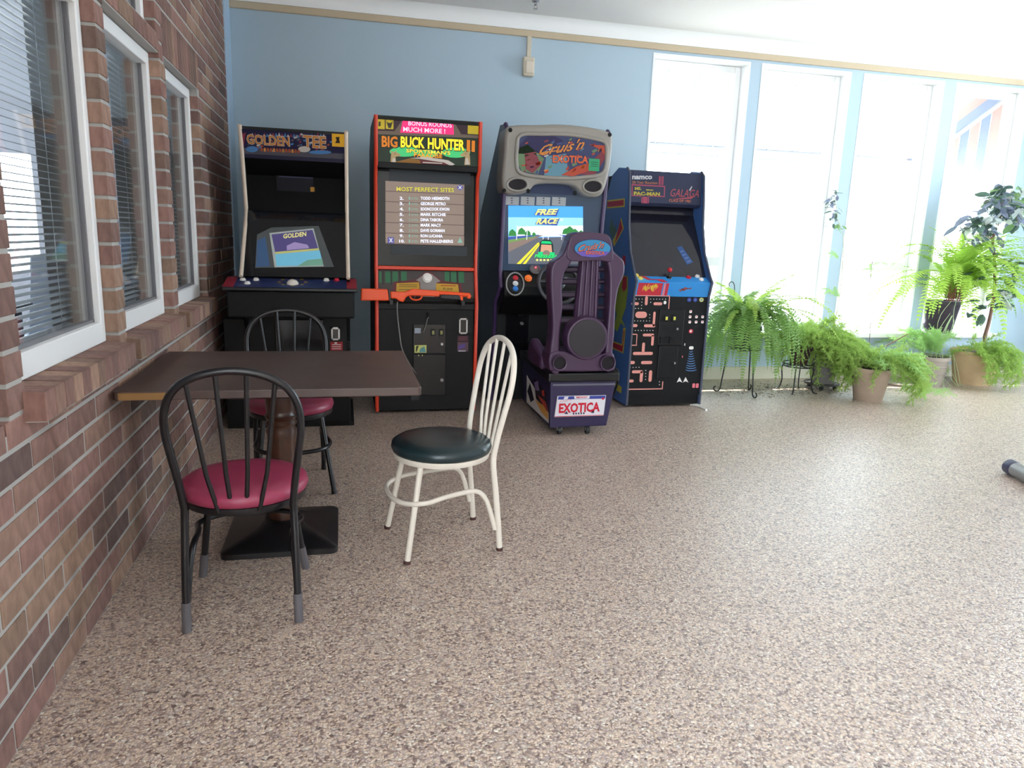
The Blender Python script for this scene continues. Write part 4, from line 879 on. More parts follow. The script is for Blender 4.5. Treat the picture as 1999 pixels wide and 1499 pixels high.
I = [ink((226, 226, 230), .1), ink((196, 120, 70)), ink((206, 190, 80), .1), ink((186, 84, 110), .1), ink((170, 76, 84)), ink((214, 120, 70)), ink((66, 78, 116)), ink((110, 106, 130))]
d = MB(); PM.text(d, 'namco', 1234, 346.5, 1273, 346.5, 7.5, 0, 2, bold=.04); PM.text(d, '20 Year Reunion', 1234, 355.5, 1283, 357, 5, 1, 2)
for q in ((1286, 344, 1288.5, 361), (1289.5, 344, 1291, 361), (1292.5, 344, 1295, 361), (1233, 361, 1297, 363.5), (1233, 363, 1235, 382), (1296, 363, 1298, 382), (1233, 381, 1252, 383), (1266, 382, 1298, 384), (1252, 384, 1254, 397), (1255, 384, 1263.5, 397), (1264.5, 384, 1266.5, 397)): PM.rect(d, *q, 3, 2)
PM.text(d, 'MS.', 1239, 368, 1252, 368, 6, 2, 3, bold=.05); PM.text(d, 'PAC-MAN', 1237, 377.5, 1288, 379, 7.5, 2, 3, bold=.05); PM.rect(d, 1261, 370, 1275, 372, 2, 3)
PM.text(d, 'GALAGA', 1309, 376, 1364, 378, 15, 4, 2, shear=.3); PM.text(d, 'CLASS OF 1981', 1306, 391, 1348, 393, 5, 5, 2); PM.poly(d, [(1345, 371), (1350, 363), (1351, 365), (1347, 373)], 0, 3); PM.poly(d, [(1310, 389), (1352, 384), (1358, 380), (1350, 388)], 4, 2)
d.build('lettering', I, marq)
scr = MB(); scr.prism([(5.20, 1.02), (5.50, 1.50), (5.51, 1.56), (5.53, 1.56), (5.53, 1.50), (5.22, 1.0)], a, b); scr.build('monitor', mat('maze_glass', (30, 30, 40), .08), p)
PQ = Panel((a, 5.20, 1.02), (1, 0, 0), (0, .30, .48)); d = MB(); PQ.poly(d, [(1321, 483), (1330, 480), (1353, 512), (1341, 517)], 0, 2); [PQ.poly(d, [(1327+k*4.5, 491+k*6.4), (1334+k*4.5, 489+k*6.4), (1335+k*4.5, 491+k*6.4), (1328+k*4.5, 493+k*6.4)], 1, 3) for k in range(4)]; d.build('ink_patch', [ink((48, 84, 136)), ink((110, 120, 170))], p)  # flat slanted blue strip with paler dashes across it
MB().prism([(5.42, 1.555), (5.52, 1.555), (5.52, 1.57), (5.42, 1.57)], a, b).build('speaker_panel', black, p)
cpb = mat('panel_blue', (44, 136, 206), .35)
cp = MB(); cp.prism([(5.20, 1.025), (5.118, .985), (5.15, .875), (5.2, .875)], a, b); cpo = cp.build('control_panel', cpb, p, bevel=.003)
PC = Panel((a, 5.118, .985), (1, 0, 0), (0, .082, .04)); PF = Panel((a, 5.15, .875), (1, 0, 0), (0, -.032, .11))
I = [ink((196, 52, 66)), ink((226, 150, 70)), ink((224, 200, 70)), ink((90, 170, 220)), ink((150, 80, 80)), ink((226, 130, 140))]
d = MB(); L_ = b-a
PC.rect_uv(d, .0, .0, .10, .088, 3, 2)
d.ngon([PC.P(u, v, 3) for u, v in ((.05, .088), (.09, .088), (.12, .045), (.22, .045), (.25, .0), (.2, .0), (.17, .03), (.09, .03))], 0); d.ngon([PC.P(u, v, 3) for u, v in ((.03, .088), (.08, .088), (.08, .05), (.03, .07))], 1)
PF.rect_uv(d, .012, .004, .21, .108, 0, 2); PF.rect_uv(d, .22, .004, .235, .108, 5, 2); PF.rect_uv(d, .238, .004, .262, .108, 0, 2)
for k in range(9): d.ngon([PF.P(.05+.013*k+dx, .03+.05*random.random()+dy, 3) for dx, dy in ((0, 0), (.018, .005), (.022, .03), (.004, .025))], 1+k % 2)
for k in range(6): d.ngon([PF.P(.34+.016*k+dx, .04+.03*random.random()+dy, 3) for dx, dy in ((0, 0), (.03, -.004), (.035, .012), (.006, .014))], 4)
tag(d.build('panel_print', I, cpo), kind='stuff')
def on_panel(P_, px, py, k=0): return P_.P(*P_.uv(px, py), k)
yb_ = mat('yellow_button', (226, 204, 90), .3)
for px, py, m in ((1242, 538, yb_), (1250, 544, yb_), (1344, 542, rb_), (1361, 540, wb), (1369, 546, wb)): push_button(p, on_panel(PC, px, py), PC.N, m, .016, .012)
q = on_panel(PC, 1306, 542); js = MB().tube([q, q+V((0, -.004, .05))], .006, 8).lathe([(.022, 0), (.018, .006), (.001, .008)], q, 14, A=PC.U, B=PC.V, Cc=PC.N).build('joystick_shaft', black_g, p, smooth=50)
MB().lathe([(.0175*math.sin(t*math.pi/10)+.0002, -.0175*math.cos(t*math.pi/10)) for t in range(11)], q+V((0, -.005, .06)), 16).build('joystick_ball', mat('joystick_red', (206, 34, 44), .25), js, smooth=70)
FR = MB(); FR.box(a, 5.148, .10, b, 5.16, .875); fr = FR.build('front_panel', black, p)
MB().box(a, 5.165, .03, b, 5.18, .10).build('kick_panel', mat('kick_grey', (40, 40, 44), .5), p)
Pz = Panel((a, 5.1475, 0), (1, 0, 0), (0, 0, 1))
I = [ink((226, 152, 140)), ink((240, 236, 230)), ink((58, 66, 140)), ink((90, 130, 180)), ink((226, 120, 130)), ink((200, 200, 120)), ink((200, 60, 80)), ink((56, 90, 140))]
cc = lambda x, y: (1170+x/5.1708, 520+y/5.1708)
d = MB()
def bar(x0, y0, x1, y1, m=0, r_=.5, k=2):
    if m == 0:
        q = MB(); Pz.rr(q, *cc(x0, y0), *cc(x1, y1), 0, k, r_); q.build('printed_bar', I[0], fr)
    else: Pz.rr(d, *cc(x0, y0), *cc(x1, y1), m, k, r_)
for q in ((335, 290, 708, 299), (699, 296, 708, 430), (460, 300, 488, 392), (322, 361, 398, 391), (546, 362, 634, 392), (362, 456, 480, 520), (540, 456, 564, 606), (450, 584, 564, 614), (310, 582, 384, 612), (306, 680, 380, 690), (372, 684, 380, 800), (300, 790, 380, 800), (438, 678, 552, 706), (524, 690, 550, 800), (430, 768, 458, 870), (338, 862, 540, 894), (288, 954, 358, 986), (420, 954, 534, 986), (328, 1048, 438, 1078), (408, 1056, 438, 1168), (498, 1048, 530, 1164), (275, 1142, 346, 1170), (272, 1232, 640, 1243), (632, 1160, 642, 1240)): bar(*q)
def dots(x0, y0, x1, y1, n):
    for k in range(n):
        t = k/max(1, n-1); x, y = x0+(x1-x0)*t, y0+(y1-y0)*t; bar(x-4, y-4, x+4, y+4, 1, .2)
for q in ((340, 328, 432, 330, 4), (518, 330, 668, 330, 6), (428, 360, 424, 424, 3), (335, 424, 394, 424, 3), (332, 456, 330, 518, 3), (326, 550, 506, 550, 7), (508, 486, 508, 520, 2), (334, 646, 540, 646, 8), (310, 1020, 400, 1018, 4), (468, 1050, 466, 1140, 4), (606, 1164, 606, 1194, 2), (518, 362, 518, 362, 1)): dots(*q)
bar(648, 346, 676, 382, 1, .5)
for x in (907, 968, 1030): bar(x-22, 316, x+22, 358, 2 if x < 1000 else 5, .5); bar(x-9, 328, x+9, 346, 3, .5, 3)
for x, y in ((921, 455), (915, 508), (980, 508), (1042, 508), (912, 560), (976, 560), (1040, 560)): bar(x-13, y-13, x+13, y+15, 1, .3); bar(x-7, y-9, x+7, y+3, 4, .3, 3)
bar(902, 632, 946, 676, 6, .5); bar(914, 642, 930, 664, 1, .3, 3)
for k in range(9):
    t = k/8; w_ = 22+40*t; y = 850+190*t; Pz.poly(d, [cc(922-w_*.95+6, y), cc(922-w_*.4, y+9), cc(922+w_*.4, y+9), cc(922+w_*.95, y), cc(922+w_*.9, y+8), cc(922+w_*.4, y+17), cc(922-w_*.4, y+17), cc(922-w_*.9+6, y+8)], 3, 2)
bar(905, 806, 950, 838, 1, .4); bar(858, 775, 866, 800, 1, .3); bar(834, 900, 842, 922, 4, .3)
for x in (808, 870): Pz.poly(d, [cc(x-28, 1172), cc(x-12, 1140), cc(x, 1116), cc(x+12, 1140), cc(x+28, 1172), cc(x+6, 1160), cc(x-6, 1160)], 1, 2)
for x in (952, 988): bar(x-14, 1180, x+14, 1226, 4, .3)
tag(d.build('front_print', I, fr), kind='stuff')
q0, q1 = Pz.P(*Pz.uv(*cc(582, 795)), 0), Pz.P(*Pz.uv(*cc(860, 435)), 0); q2 = Pz.P(*Pz.uv(*cc(575, 1130)), 0)
MB().box(q0.x, 5.138, q0.z, q1.x, 5.149, q1.z).build('coin_door', mat('door_black', (16, 16, 18), .4, spec=.3), p, bevel=.003)
MB().box(q2.x, 5.138, q2.z, q1.x-.03, 5.149, q0.z-.004).build('cash_door', mat('door_black'), p, bevel=.003)
for x in (668, 748):
    q = Pz.P(*Pz.uv(*cc(x, 520)), 0); MB().box(q.x-.017, 5.128, q.z-.026, q.x+.017, 5.138, q.z+.022).build('coin_slot', black_g, p)
    MB().box(q.x-.008, 5.124, q.z-.014, q.x+.008, 5.128, q.z+.012).build('coin_reject', mat('lit_amber', (170, 170, 70), .3, emit=.25), p)
for x in (632, 725):
    q = Pz.P(*Pz.uv(*cc(x, 740)), 0); MB().box(q.x-.02, 5.130, q.z-.025, q.x+.02, 5.138, q.z+.025).build('coin_return', black, p)
for x, y in ((775, 628), (748, 972)): q = Pz.P(*Pz.uv(*cc(x, y)), 0); knob_lock(p, q.x, 5.138, q.z, .011)
PSd = Panel((ax0-.0005, 5.148, 0), (0, -1, 0), (0, 0, 1))
I = [ink((176, 44, 66)), ink((206, 184, 70)), ink((150, 164, 60)), ink((84, 110, 90))]
d = MB()
PSd.poly(d, [(1186, 391), (1220, 387), (1220, 404), (1185, 407)], 1, 2); PSd.poly(d, [(1186, 394), (1218, 390), (1218, 401), (1186, 404)], 0, 3)
PSd.poly(d, [(1213, 424), (1218, 446), (1199, 482), (1196, 470), (1206, 450)], 1, 2); PSd.poly(d, [(1212, 428), (1216, 446), (1200, 477), (1206, 452)], 0, 3); PSd.poly(d, [(1190, 448), (1194, 424), (1199, 446), (1203, 436), (1203, 452), (1196, 466)], 3, 2)
PSd.poly(d, [(1200, 548), (1206, 540), (1214, 536), (1226, 540), (1226, 566), (1222, 600), (1214, 622), (1222, 640), (1212, 630), (1205, 648), (1199, 640), (1204, 614), (1198, 590)], 2, 2); PSd.poly(d, [(1217, 541), (1224, 540), (1224, 562), (1218, 570), (1214, 560)], 0, 3)
PSd.poly(d, [(1193, 664), (1214, 672), (1217, 640), (1222, 640), (1217, 690), (1193, 679)], 1, 2); PSd.poly(d, [(1193, 667), (1215, 675), (1218, 645), (1220, 645), (1215.5, 687), (1193, 676)], 0, 3)
PSd.poly(d, [(1202, 745), (1214, 756), (1213, 768), (1201, 760)], 1, 2); PSd.poly(d, [(1216, 498), (1222, 500), (1221, 518), (1215, 516)], 0, 2)
tag(d.build('side_print', I, p), kind='stuff')
# ------------------------------------------------------------------ cafe table
tb = empty('cafe_table', (-.26, 3.05, 0), 'rectangular dark brown laminate table with turned pedestal against the brick wall', 'table')
woodtop = mat('brown_laminate', (76, 58, 52), .42, var=.18, vscale=5)
MB().prism(rrect(-.785, 2.70, .292, 3.575, .012, 2), .685, .718, 2).build('tabletop', woodtop, tb, bevel=.004)
MB().box(-.765, 2.694, .688, -.595, 2.702, .713).build('worn_edge', mat('bare_particleboard', (150, 112, 66), .8), tb)
MB().box(.255, 2.72, .664, .285, 2.74, .686).build('edge_bracket', black, tb)
MB().box(-.48, 2.82, .655, -.04, 3.28, .686).build('top_plate', black, tb, bevel=.006)
wood = mat('turned_wood', (70, 42, 30), .3, var=.3, vscale=14)
prof = [(.06, .085), (.062, .10), (.058, .13), (.054, .30), (.058, .44), (.062, .47), (.056, .485), (.064, .50), (.056, .515), (.066, .53), (.056, .545), (.060, .56), (.062, .60), (.066, .655)]
MB().lathe(prof, (-.255, 3.06, 0), 28).build('column', wood, tb, smooth=50)
iron = mat('cast_iron', (24, 22, 24), .32, bump=.2, bscale=120)
bs = MB()
def ring_(x0, y0, x1, y1, r_, z): return [(x, y, z) for x, y in rrect(x0, y0, x1, y1, r_, 4)]
B0 = (-.485, 2.83, -.03, 3.30)
lay = [ring_(*B0, .03, 0), ring_(*B0, .03, .022), ring_(B0[0]+.012, B0[1]+.012, B0[2]-.012, B0[3]-.012, .025, .032), ring_(-.36, 2.95, -.15, 3.17, .04, .062), ring_(-.33, 2.985, -.18, 3.135, .05, .086)]
n = len(lay[0]); bs.v = [q for l in lay for q in l]
for i in range(len(lay)-1):
    for j in range(n): bs.f.append((i*n+j, i*n+(j+1) % n, (i+1)*n+(j+1) % n, (i+1)*n+j)); bs.m.append(0)
bs.f += [tuple(range(n))[::-1], tuple(range(4*n, 5*n))]; bs.m += [0, 0]
bs.build('base', iron, tb, smooth=30)

# ------------------------------------------------------------------ hoop-back cafe chairs
def make_chair(name, label, loc, rz, frame, seatm, tipm, tip_h, group):
    t = empty(name, (*loc, 0), label, 'chair', rz, group)
    def bld(mb, nm, m, smooth=50, bevel=0):
        o = mb.build(nm, m, t, smooth=smooth, world=False, bevel=bevel); return o
    seat = MB().lathe([(.19, .405), (.205, .412), (.211, .428), (.207, .445), (.19, .456), (.15, .463), (.08, .466), (.001, .467)], (0, 0, 0), 40); bld(seat, 'seat', seatm, 60)
    fr_ = MB(); fr_.lathe([(.170, .385), (.20, .385), (.203, .395), (.203, .408), (.170, .408)], (0, 0, 0), 36); bld(fr_, 'seat_frame', frame)
    # back hoop and rear legs are one bent tube
    hoop = []
    for sx in (-1, 1):
        pts = [(sx*.166, -.172, .41), (sx*.176, -.185, .50), (sx*.190, -.205, .60), (sx*.199, -.222, .68), (sx*.192, -.236, .755), (sx*.158, -.248, .818), (sx*.09, -.256, .858), (0, -.258, .872)]
        hoop += pts if sx < 0 else pts[-2::-1]
    bld(MB().tube(smoothpath(hoop, 5), .0125, 10), 'back_hoop', frame, 60)
    for k, (xb, xt, zt) in enumerate(((-.062, -.128, .838), (-.022, -.045, .868), (.022, .045, .868), (.062, .128, .838))):
        bld(MB().tube([(xb, -.192, .398), (xb*1.15+(xt-xb)*.3, -.206, .53), (xt, -.252, zt)], .0075, 8), 'spindle', frame, 60)
    legs = []
    for sx in (-1, 1):
        legs.append([(sx*.166, -.172, .41), (sx*.168, -.172, .36), (sx*.172, -.19, .20), (sx*.175, -.208, .0)])
        legs.append([(sx*.135, .125, .39), (sx*.160, .158, .20), (sx*.187, .192, .0)])
    for pts in legs:
        p_ = smoothpath(pts, 4); l = bld(MB().tube(p_, .0125, 10), 'leg', frame, 60)
        a_, b_ = V(p_[-1]), V(p_[-2]); dr = (b_-a_).normalized()
        tp = MB().tube([a_, a_+dr*tip_h], .0145, 10).build('foot_tip', tipm, None, smooth=50); tp.parent = l
    hz = .265
    st_ = [(-.171, -.186, .095), (-.166, -.162, .18), (-.160, -.138, .238), (-.156, -.10, .266), (-.158, -.03, .263), (-.166, .04, .255), (-.178, .11, .245), (-.15, .175, .238), (-.09, .215, .236), (0, .228, .236)]
    full = st_+[(-x, y, z) for x, y, z in st_[-2::-1]]
    bld(MB().tube(smoothpath(full, 4), .0105, 10), 'foot_hoop', frame, 60)
    return t
blk = mat('black_enamel', (20, 18, 22), .3); cream_e = mat('cream_enamel', (216, 206, 192), .35)
red_v = mat('crimson_vinyl', (152, 54, 82), .38, bump=.05, bscale=300); green_v = mat('dark_green_vinyl', (28, 44, 48), .3, bump=.05, bscale=300)
make_chair('cafe_chair', 'black hoop-back chair with crimson seat nearest the camera, its back to us', (-.335, 2.52), math.radians(1), blk, red_v, mat('worn_grey_tip', (92, 88, 92), .6), .10, 'hoop-back cafe chairs')
make_chair('cafe_chair', 'black hoop-back chair with crimson seat behind the brown table', (-.258, 3.70), math.radians(180+7), blk, red_v, blk, .02, 'hoop-back cafe chairs')
make_chair('cafe_chair', 'cream hoop-back chair with dark green seat at the table end', (.40, 2.90), math.radians(98.5), cream_e, green_v, mat('brown_tip', (70, 40, 36), .6), .014, 'hoop-back cafe chairs')

# ------------------------------------------------------------------ tube end at the right edge
tbn = empty('metal_tube', (4.05, 3.33, 0), 'grey metal tube with dark end cap lying at the right edge', 'tube')
a0 = hit(1972, 911, 2, .045); dr = (hit(1999, 925, 2, .045)-a0).normalized()
MB().tube([a0+dr*.03, a0+dr*.9], .042, 20).build('tube', mat('grey_tube', (128, 126, 124), .35), tbn, smooth=50)
MB().tube([a0-dr*.012, a0-dr*.006, a0+dr*.05, a0+dr*.055], [.036, .045, .045, .043], 20).build('end_cap', mat('slate_cap', (62, 62, 84), .4), tbn, smooth=50)
# ------------------------------------------------------------------ plants by the windows
fern_g = mat('fern_green', (140, 178, 96), .5, trans=.55); fern_y = mat('fern_yellow_green', (176, 208, 92), .5, trans=.55)
asp_g = mat('asparagus_green', (168, 196, 104), .55, trans=.55); asp_l = mat('asparagus_light', (180, 214, 140), .55, trans=.55)
stem_b = mat('stem_brown', (110, 78, 52), .7); clay = mat('clay', (160, 138, 120), .8, var=.1, vscale=9, bump=.15, bscale=60); clay_g = mat('grey_clay', (156, 144, 134), .8, var=.1)
soil = mat('soil', (48, 36, 30), .95, bump=.6, bscale=60); wire = mat('wire_black', (26, 26, 28), .45)
def frond_mesh(name, L, e0, droop, wid, m, npair=26, seed=0, narrow=.011):
    rd = random.Random(seed); pts = []; p_ = V((0, 0, 0)); el = e0; n = 16
    for i in range(n+1):
        pts.append(V(p_)); p_ = p_+V((math.cos(el), 0, math.sin(el)))*(L/n); el = max(-1.42, el-droop/n*1.5)
    mb = MB(); mb.tube(pts[::2], [.0022*(1-.6*i/8) for i in range(len(pts[::2]))], 4)
    for k in range(npair):
        t = .07+.93*k/npair; f = t*n; i = min(n-1, int(f)); c = pts[i].lerp(pts[i+1], f-i); tg = (pts[i+1]-pts[i]).normalized()
        nr = V((-tg.z, 0, tg.x)); w_ = wid*(math.sin(math.pi*min(1, (t*.92+.10)))**.7)*rd.uniform(.85, 1.1)
        for sy in (-1, 1):
            d_ = (V((0, sy, 0))+tg*.32-nr*rd.uniform(.05, .38)).normalized(); h_ = tg*narrow*.5
            tip = c+d_*w_; mid = c+d_*w_*.45+nr*.002
            mb.add([c-h_*.6, c+h_*.6, mid+h_, tip, mid-h_], [(0, 1, 2, 4), (2, 3, 4)])
    o = mb.build(name, m, world=False); me = o.data; bpy.data.objects.remove(o); return me
def plume_mesh(name, L, e0, droop, m, seed=0, nb=26, bl=.10, nn=12, nl=.016, thin=.0011):
    rd = random.Random(seed); pts = []; p_ = V((0, 0, 0)); el = e0; n = 14; az = 0
    for i in range(n+1):
        pts.append(V(p_)); p_ = p_+V((math.cos(el)*math.cos(az), math.cos(el)*math.sin(az), math.sin(el)))*(L/n); el -= droop/n*(.6+.8*i/n)+rd.uniform(-.03, .03); az += rd.uniform(-.07, .07)
    mb = MB(); mb.tube(pts[::2], .0014, 3)
    for k in range(nb):
        t = .15+.85*(k+rd.random())/nb; f = t*n; i = min(n-1, int(f)); c = pts[i].lerp(pts[i+1], f-i); tg = (pts[i+1]-pts[i]).normalized()
        d_ = V((rd.uniform(-1, 1), rd.uniform(-1, 1), rd.uniform(-.7, .8)))+tg*.7; d_.normalize(); l_ = bl*rd.uniform(.5, 1.1)*(1.1-.5*t)
        e_ = c+d_*l_+V((0, 0, -.12*l_)); s_ = d_.orthogonal().normalized()*thin
        mb.add([c-s_, c+s_, e_], [(0, 1, 2)])
        for q in range(nn):
            u = (q+.5)/nn; b_ = c.lerp(e_, u); g_ = V((rd.uniform(-1, 1), rd.uniform(-1, 1), rd.uniform(-1, 1))).normalized()*nl*rd.uniform(.6, 1.2)+d_*nl*.5
            w_ = g_.cross(V((rd.uniform(-1, 1), rd.uniform(-1, 1), rd.uniform(-1, 1)))).normalized()*thin*1.3
            mb.add([b_-w_, b_+w_, b_+g_], [(0, 1, 2)])
    o = mb.build(name, m, world=False); me = o.data; bpy.data.objects.remove(o); return me
def place(me, name, parent, loc, rz, tilt=0, s=1.0):
    o = bpy.data.objects.new(name, me); COL.objects.link(o); o.parent = parent
    o.location = V(loc)-absloc(parent); o.rotation_euler = (0, tilt, rz); o.scale = (s, s, s); return o
def pot(parent, c, r0, r1, h, m, rim=.018, name='pot', rimh=.035):
    prof = [(r0, 0), (r0+(r1-r0)*.5, h*.5), (r1-.006, h-rimh), (r1+rim*.3, h-rimh+.002), (r1+rim*.3, h), (r1-.012, h), (r1-.016, h-.03)]
    o = MB().lathe(prof, c, 28).build(name, m, parent, smooth=40)
    MB().lathe([(r1-.014, h-.035), (r1-.015, h-.025), (.001, h-.02)], c, 20).build('soil', soil, parent, smooth=60); return o
# -- Boston type fern on a tall wire stand
random.seed(21)
f1 = empty('fern_plant', (3.40, 5.58, .56), 'big drooping green fern on the tall wire stand beside the maze cabinet', 'plant')
s1 = empty('plant_stand', (3.40, 5.58, 0), 'tall black wire stand with curled feet under the big fern', 'plant stand')
c = V((3.40, 5.58, 0))
for an in (-1.45, .6, 2.7):
    dx, dy = math.cos(an), math.sin(an); foot = [(c.x+dx*r_, c.y+dy*r_, z_) for r_, z_ in ((.13, .48), (.135, .38), (.15, .22), (.165, .08), (.17, .03), (.19, .008), (.215, .012), (.225, .035), (.208, .05))]
    MB().tube(smoothpath(foot, 4), .006, 6).build('leg', wire, s1, smooth=60)
for z_, r_ in ((.48, .13), (.40, .132)): MB().tube([(c.x+r_*math.cos(t*.2618), c.y+r_*math.sin(t*.2618), z_) for t in range(24)], .005, 6, True).build('ring', wire, s1, smooth=60)
MB().lathe([(.13, .402), (.13, .406), (.001, .406)], c, 20).build('tray', wire, s1)
hk_ = [(3.34, 5.70, .40), (3.335, 5.71, .80), (3.325, 5.71, .93), (3.30, 5.71, .965), (3.275, 5.71, .95), (3.28, 5.71, .925)]
MB().tube(smoothpath(hk_, 5), .004, 6).build('hook_rod', wire, s1, smooth=60)
pot(f1, (3.40, 5.58, .407), .085, .125, .19, mat('green_pot', (70, 84, 66), .5))
fm = [frond_mesh('frond', L, e, dr_, .046, fern_g, 34, k, .015) for k, (L, e, dr_) in enumerate(((.76, 1.1, 2.6), (.88, 1.2, 2.7), (.66, .8, 2.0), (.96, 1.15, 2.5), (.84, .7, 2.3), (.54, 1.35, 1.4)))]
fmy = [frond_mesh('frond', L, e, dr_, .05, fern_y, 34, 40+k, .017) for k, (L, e, dr_) in enumerate(((.86, .95, 1.35), (1.0, 1.05, 1.6), (.72, 1.2, 1.0), (1.08, .9, 1.5)))]
for k in range(190):
    an = 2*math.pi*k*.618; q = (3.40+random.uniform(-.07, .07), 5.58+random.uniform(-.06, .06), .60)
    place(fm[k % 6] if random.random() < .86 else fmy[k % 3], 'frond', f1, q, an, random.uniform(-.3, .2), random.uniform(.75, 1.08))
# -- asparagus on a low wire stand
s2 = empty('plant_stand', (3.98, 5.62, 0), 'low black wire stand with curved legs under the bushy asparagus fern', 'plant stand')
c = V((3.98, 5.62, 0))
for an in (-2.3, -.75, .8, 2.35):
    dx, dy = math.cos(an), math.sin(an)
    MB().tube(smoothpath([(c.x+dx*r_, c.y+dy*r_, z_) for r_, z_ in ((.12, .26), (.135, .20), (.125, .10), (.14, .03), (.165, .005), (.185, .006))], 4), .006, 6).build('leg', wire, s2, smooth=60)
for z_, r_ in ((.26, .135), (.235, .125)): MB().tube([(c.x+r_*math.cos(t*.2618), c.y+r_*math.sin(t*.2618), z_) for t in range(24)], .006, 6, True).build('ring', wire, s2, smooth=60)
MB().box(3.85, 5.615, .236, 4.11, 5.625, .244).box(3.975, 5.49, .236, 3.985, 5.75, .244).build('cross_bar', wire, s2)
f2 = empty('asparagus_fern', (3.98, 5.62, .245), 'bushy feathery asparagus fern spilling from a dark pot on the low stand', 'plant')
pot(f2, (3.98, 5.62, .245), .07, .105, .17, mat('dark_coir', (58, 36, 34), .9, bump=.5, bscale=90))
pm1 = [plume_mesh('plume', L, e, dr_, asp_g, 70+k, 54, .10, 17, .017, .0019) for k, (L, e, dr_) in enumerate(((.52, .9, 1.9), (.62, .7, 2.0), (.46, 1.1, 1.6), (.68, .6, 1.8), (.40, 1.2, 1.0)))]
pml = [plume_mesh('plume', L, e, dr_, asp_l, 90+k, 50, .095, 16, .016, .0018) for k, (L, e, dr_) in enumerate(((.48, .8, 1.4), (.58, .6, 1.5), (.36, 1.1, 1.0)))]
for k in range(64):
    an = random.gauss(-.25, 1.15) if k % 3 else random.uniform(0, 6.28); place(pm1[k % 5], 'plume', f2, (3.98+random.uniform(-.05, .06), 5.62+random.uniform(-.05, .05), .40), an, random.uniform(-.1, .2), random.uniform(.75, 1.05))
for k in range(10): place(fmy[k % 4], 'frond', f2, (3.97, 5.62, .40), random.uniform(-1.0, 2.2), random.uniform(-.1, .2), random.uniform(.5, .75))
phang = [plume_mesh('plume', L, e, dr_, asp_g, 120+k, 56, .10, 17, .017, .0019) for k, (L, e, dr_) in enumerate(((.50, .7, 3.2), (.60, .5, 3.0), (.44, .9, 3.4)))]
for k in range(26): place(phang[k % 3], 'plume', f2, (4.06+random.uniform(-.05, .10), 5.56+random.uniform(-.05, .05), .42), random.gauss(-.7, .7), random.uniform(-.1, .2), random.uniform(.8, 1.1))
# -- third asparagus on a wheeled tray behind
f3 = empty('asparagus_fern', (4.32, 5.72, 0), 'trailing asparagus fern in a dark pot on a wheeled tray behind the first clay pot', 'plant')
MB().lathe([(.15, .045), (.155, .05), (.155, .06), (.001, .06)], (4.32, 5.72, 0), 24).build('tray', mat('tray_dark', (52, 46, 44), .6), f3, smooth=40)
for an in (-2.2, -.9, .4, 2): MB().lathe([(.008, -.01), (.022, -.009), (.022, .009), (.008, .01)], (4.32+.12*math.cos(an), 5.72+.12*math.sin(an), .0225), 12, A=V((0, 1, 0)), B=V((0, 0, 1)), Cc=V((1, 0, 0))).build('caster', blackr, f3, smooth=40)
pot(f3, (4.32, 5.72, .06), .10, .14, .26, mat('grey_pot', (106, 100, 96), .6))
for k in range(56):
    place(pm1[k % 5], 'plume', f3, (4.32+random.uniform(-.07, .07), 5.72+random.uniform(-.07, .05), .33), 2*math.pi*k*.618, random.uniform(-.1, .3), random.uniform(.65, .9))
for k in range(40): place(phang[k % 3], 'plume', f3, (4.32+random.uniform(-.10, .10), 5.66+random.uniform(-.06, .04), .34), random.gauss(-1.5, .8), random.uniform(-.15, .2), random.uniform(.75, 1.0))
# -- clay pots
f4 = empty('asparagus_fern', (4.50, 5.26, 0), 'feathery asparagus fern in the front brown clay pot', 'plant')
pot(f4, (4.45, 5.26, 0), .115, .162, .285, clay, .025)
for k in range(80):
    an = random.gauss(-.6, .9); place(pm1[k % 5] if k % 2 else pml[k % 3], 'plume', f4, (4.50+random.uniform(-.10, .12), 5.26+random.uniform(-.1, .1), .28), an, random.uniform(-.15, .2), random.uniform(.5, .78))
for k in range(12): place(pml[k % 3], 'plume', f4, (4.86+random.uniform(-.06, .16), 5.22+random.uniform(-.08, .08), .03), random.uniform(0, 6.28), random.uniform(-.1, .1), random.uniform(.35, .55))
for k in range(22): place(phang[k % 3], 'plume', f4, (4.54+random.uniform(-.04, .10), 5.24+random.uniform(-.08, .06), .28), random.gauss(-.6, .7), random.uniform(-.15, .2), random.uniform(.7, 1.0))
f5 = empty('asparagus_fern', (5.56, 5.78, 0), 'pale asparagus fern in the ridged grey clay pot in the middle', 'plant')
pot(f5, (5.56, 5.80, 0), .125, .165, .29, clay_g, .02)
for z_ in (.13, .20): MB().tube([(5.56+(.148 if z_ < .15 else .155)*math.cos(t*.2618), 5.80+(.148 if z_ < .15 else .155)*math.sin(t*.2618), z_) for t in range(24)], .006, 6, True).build('pot_ridge', clay_g, f5, smooth=60)
for k in range(38):
    an = 2*math.pi*k*.618
    if math.sin(an) < .1: an = -an
    place(pml[k % 3], 'plume', f5, (5.56+random.uniform(-.1, .1), 5.82+random.uniform(-.08, .06), .28), an, random.uniform(-.7, -.2), random.uniform(.6, .85))
MB().lathe([(.19, 0), (.2, .02), (.195, .025), (.001, .01)], (5.32, 5.86, 0), 24).build('saucer', clay_g, f5, smooth=40)
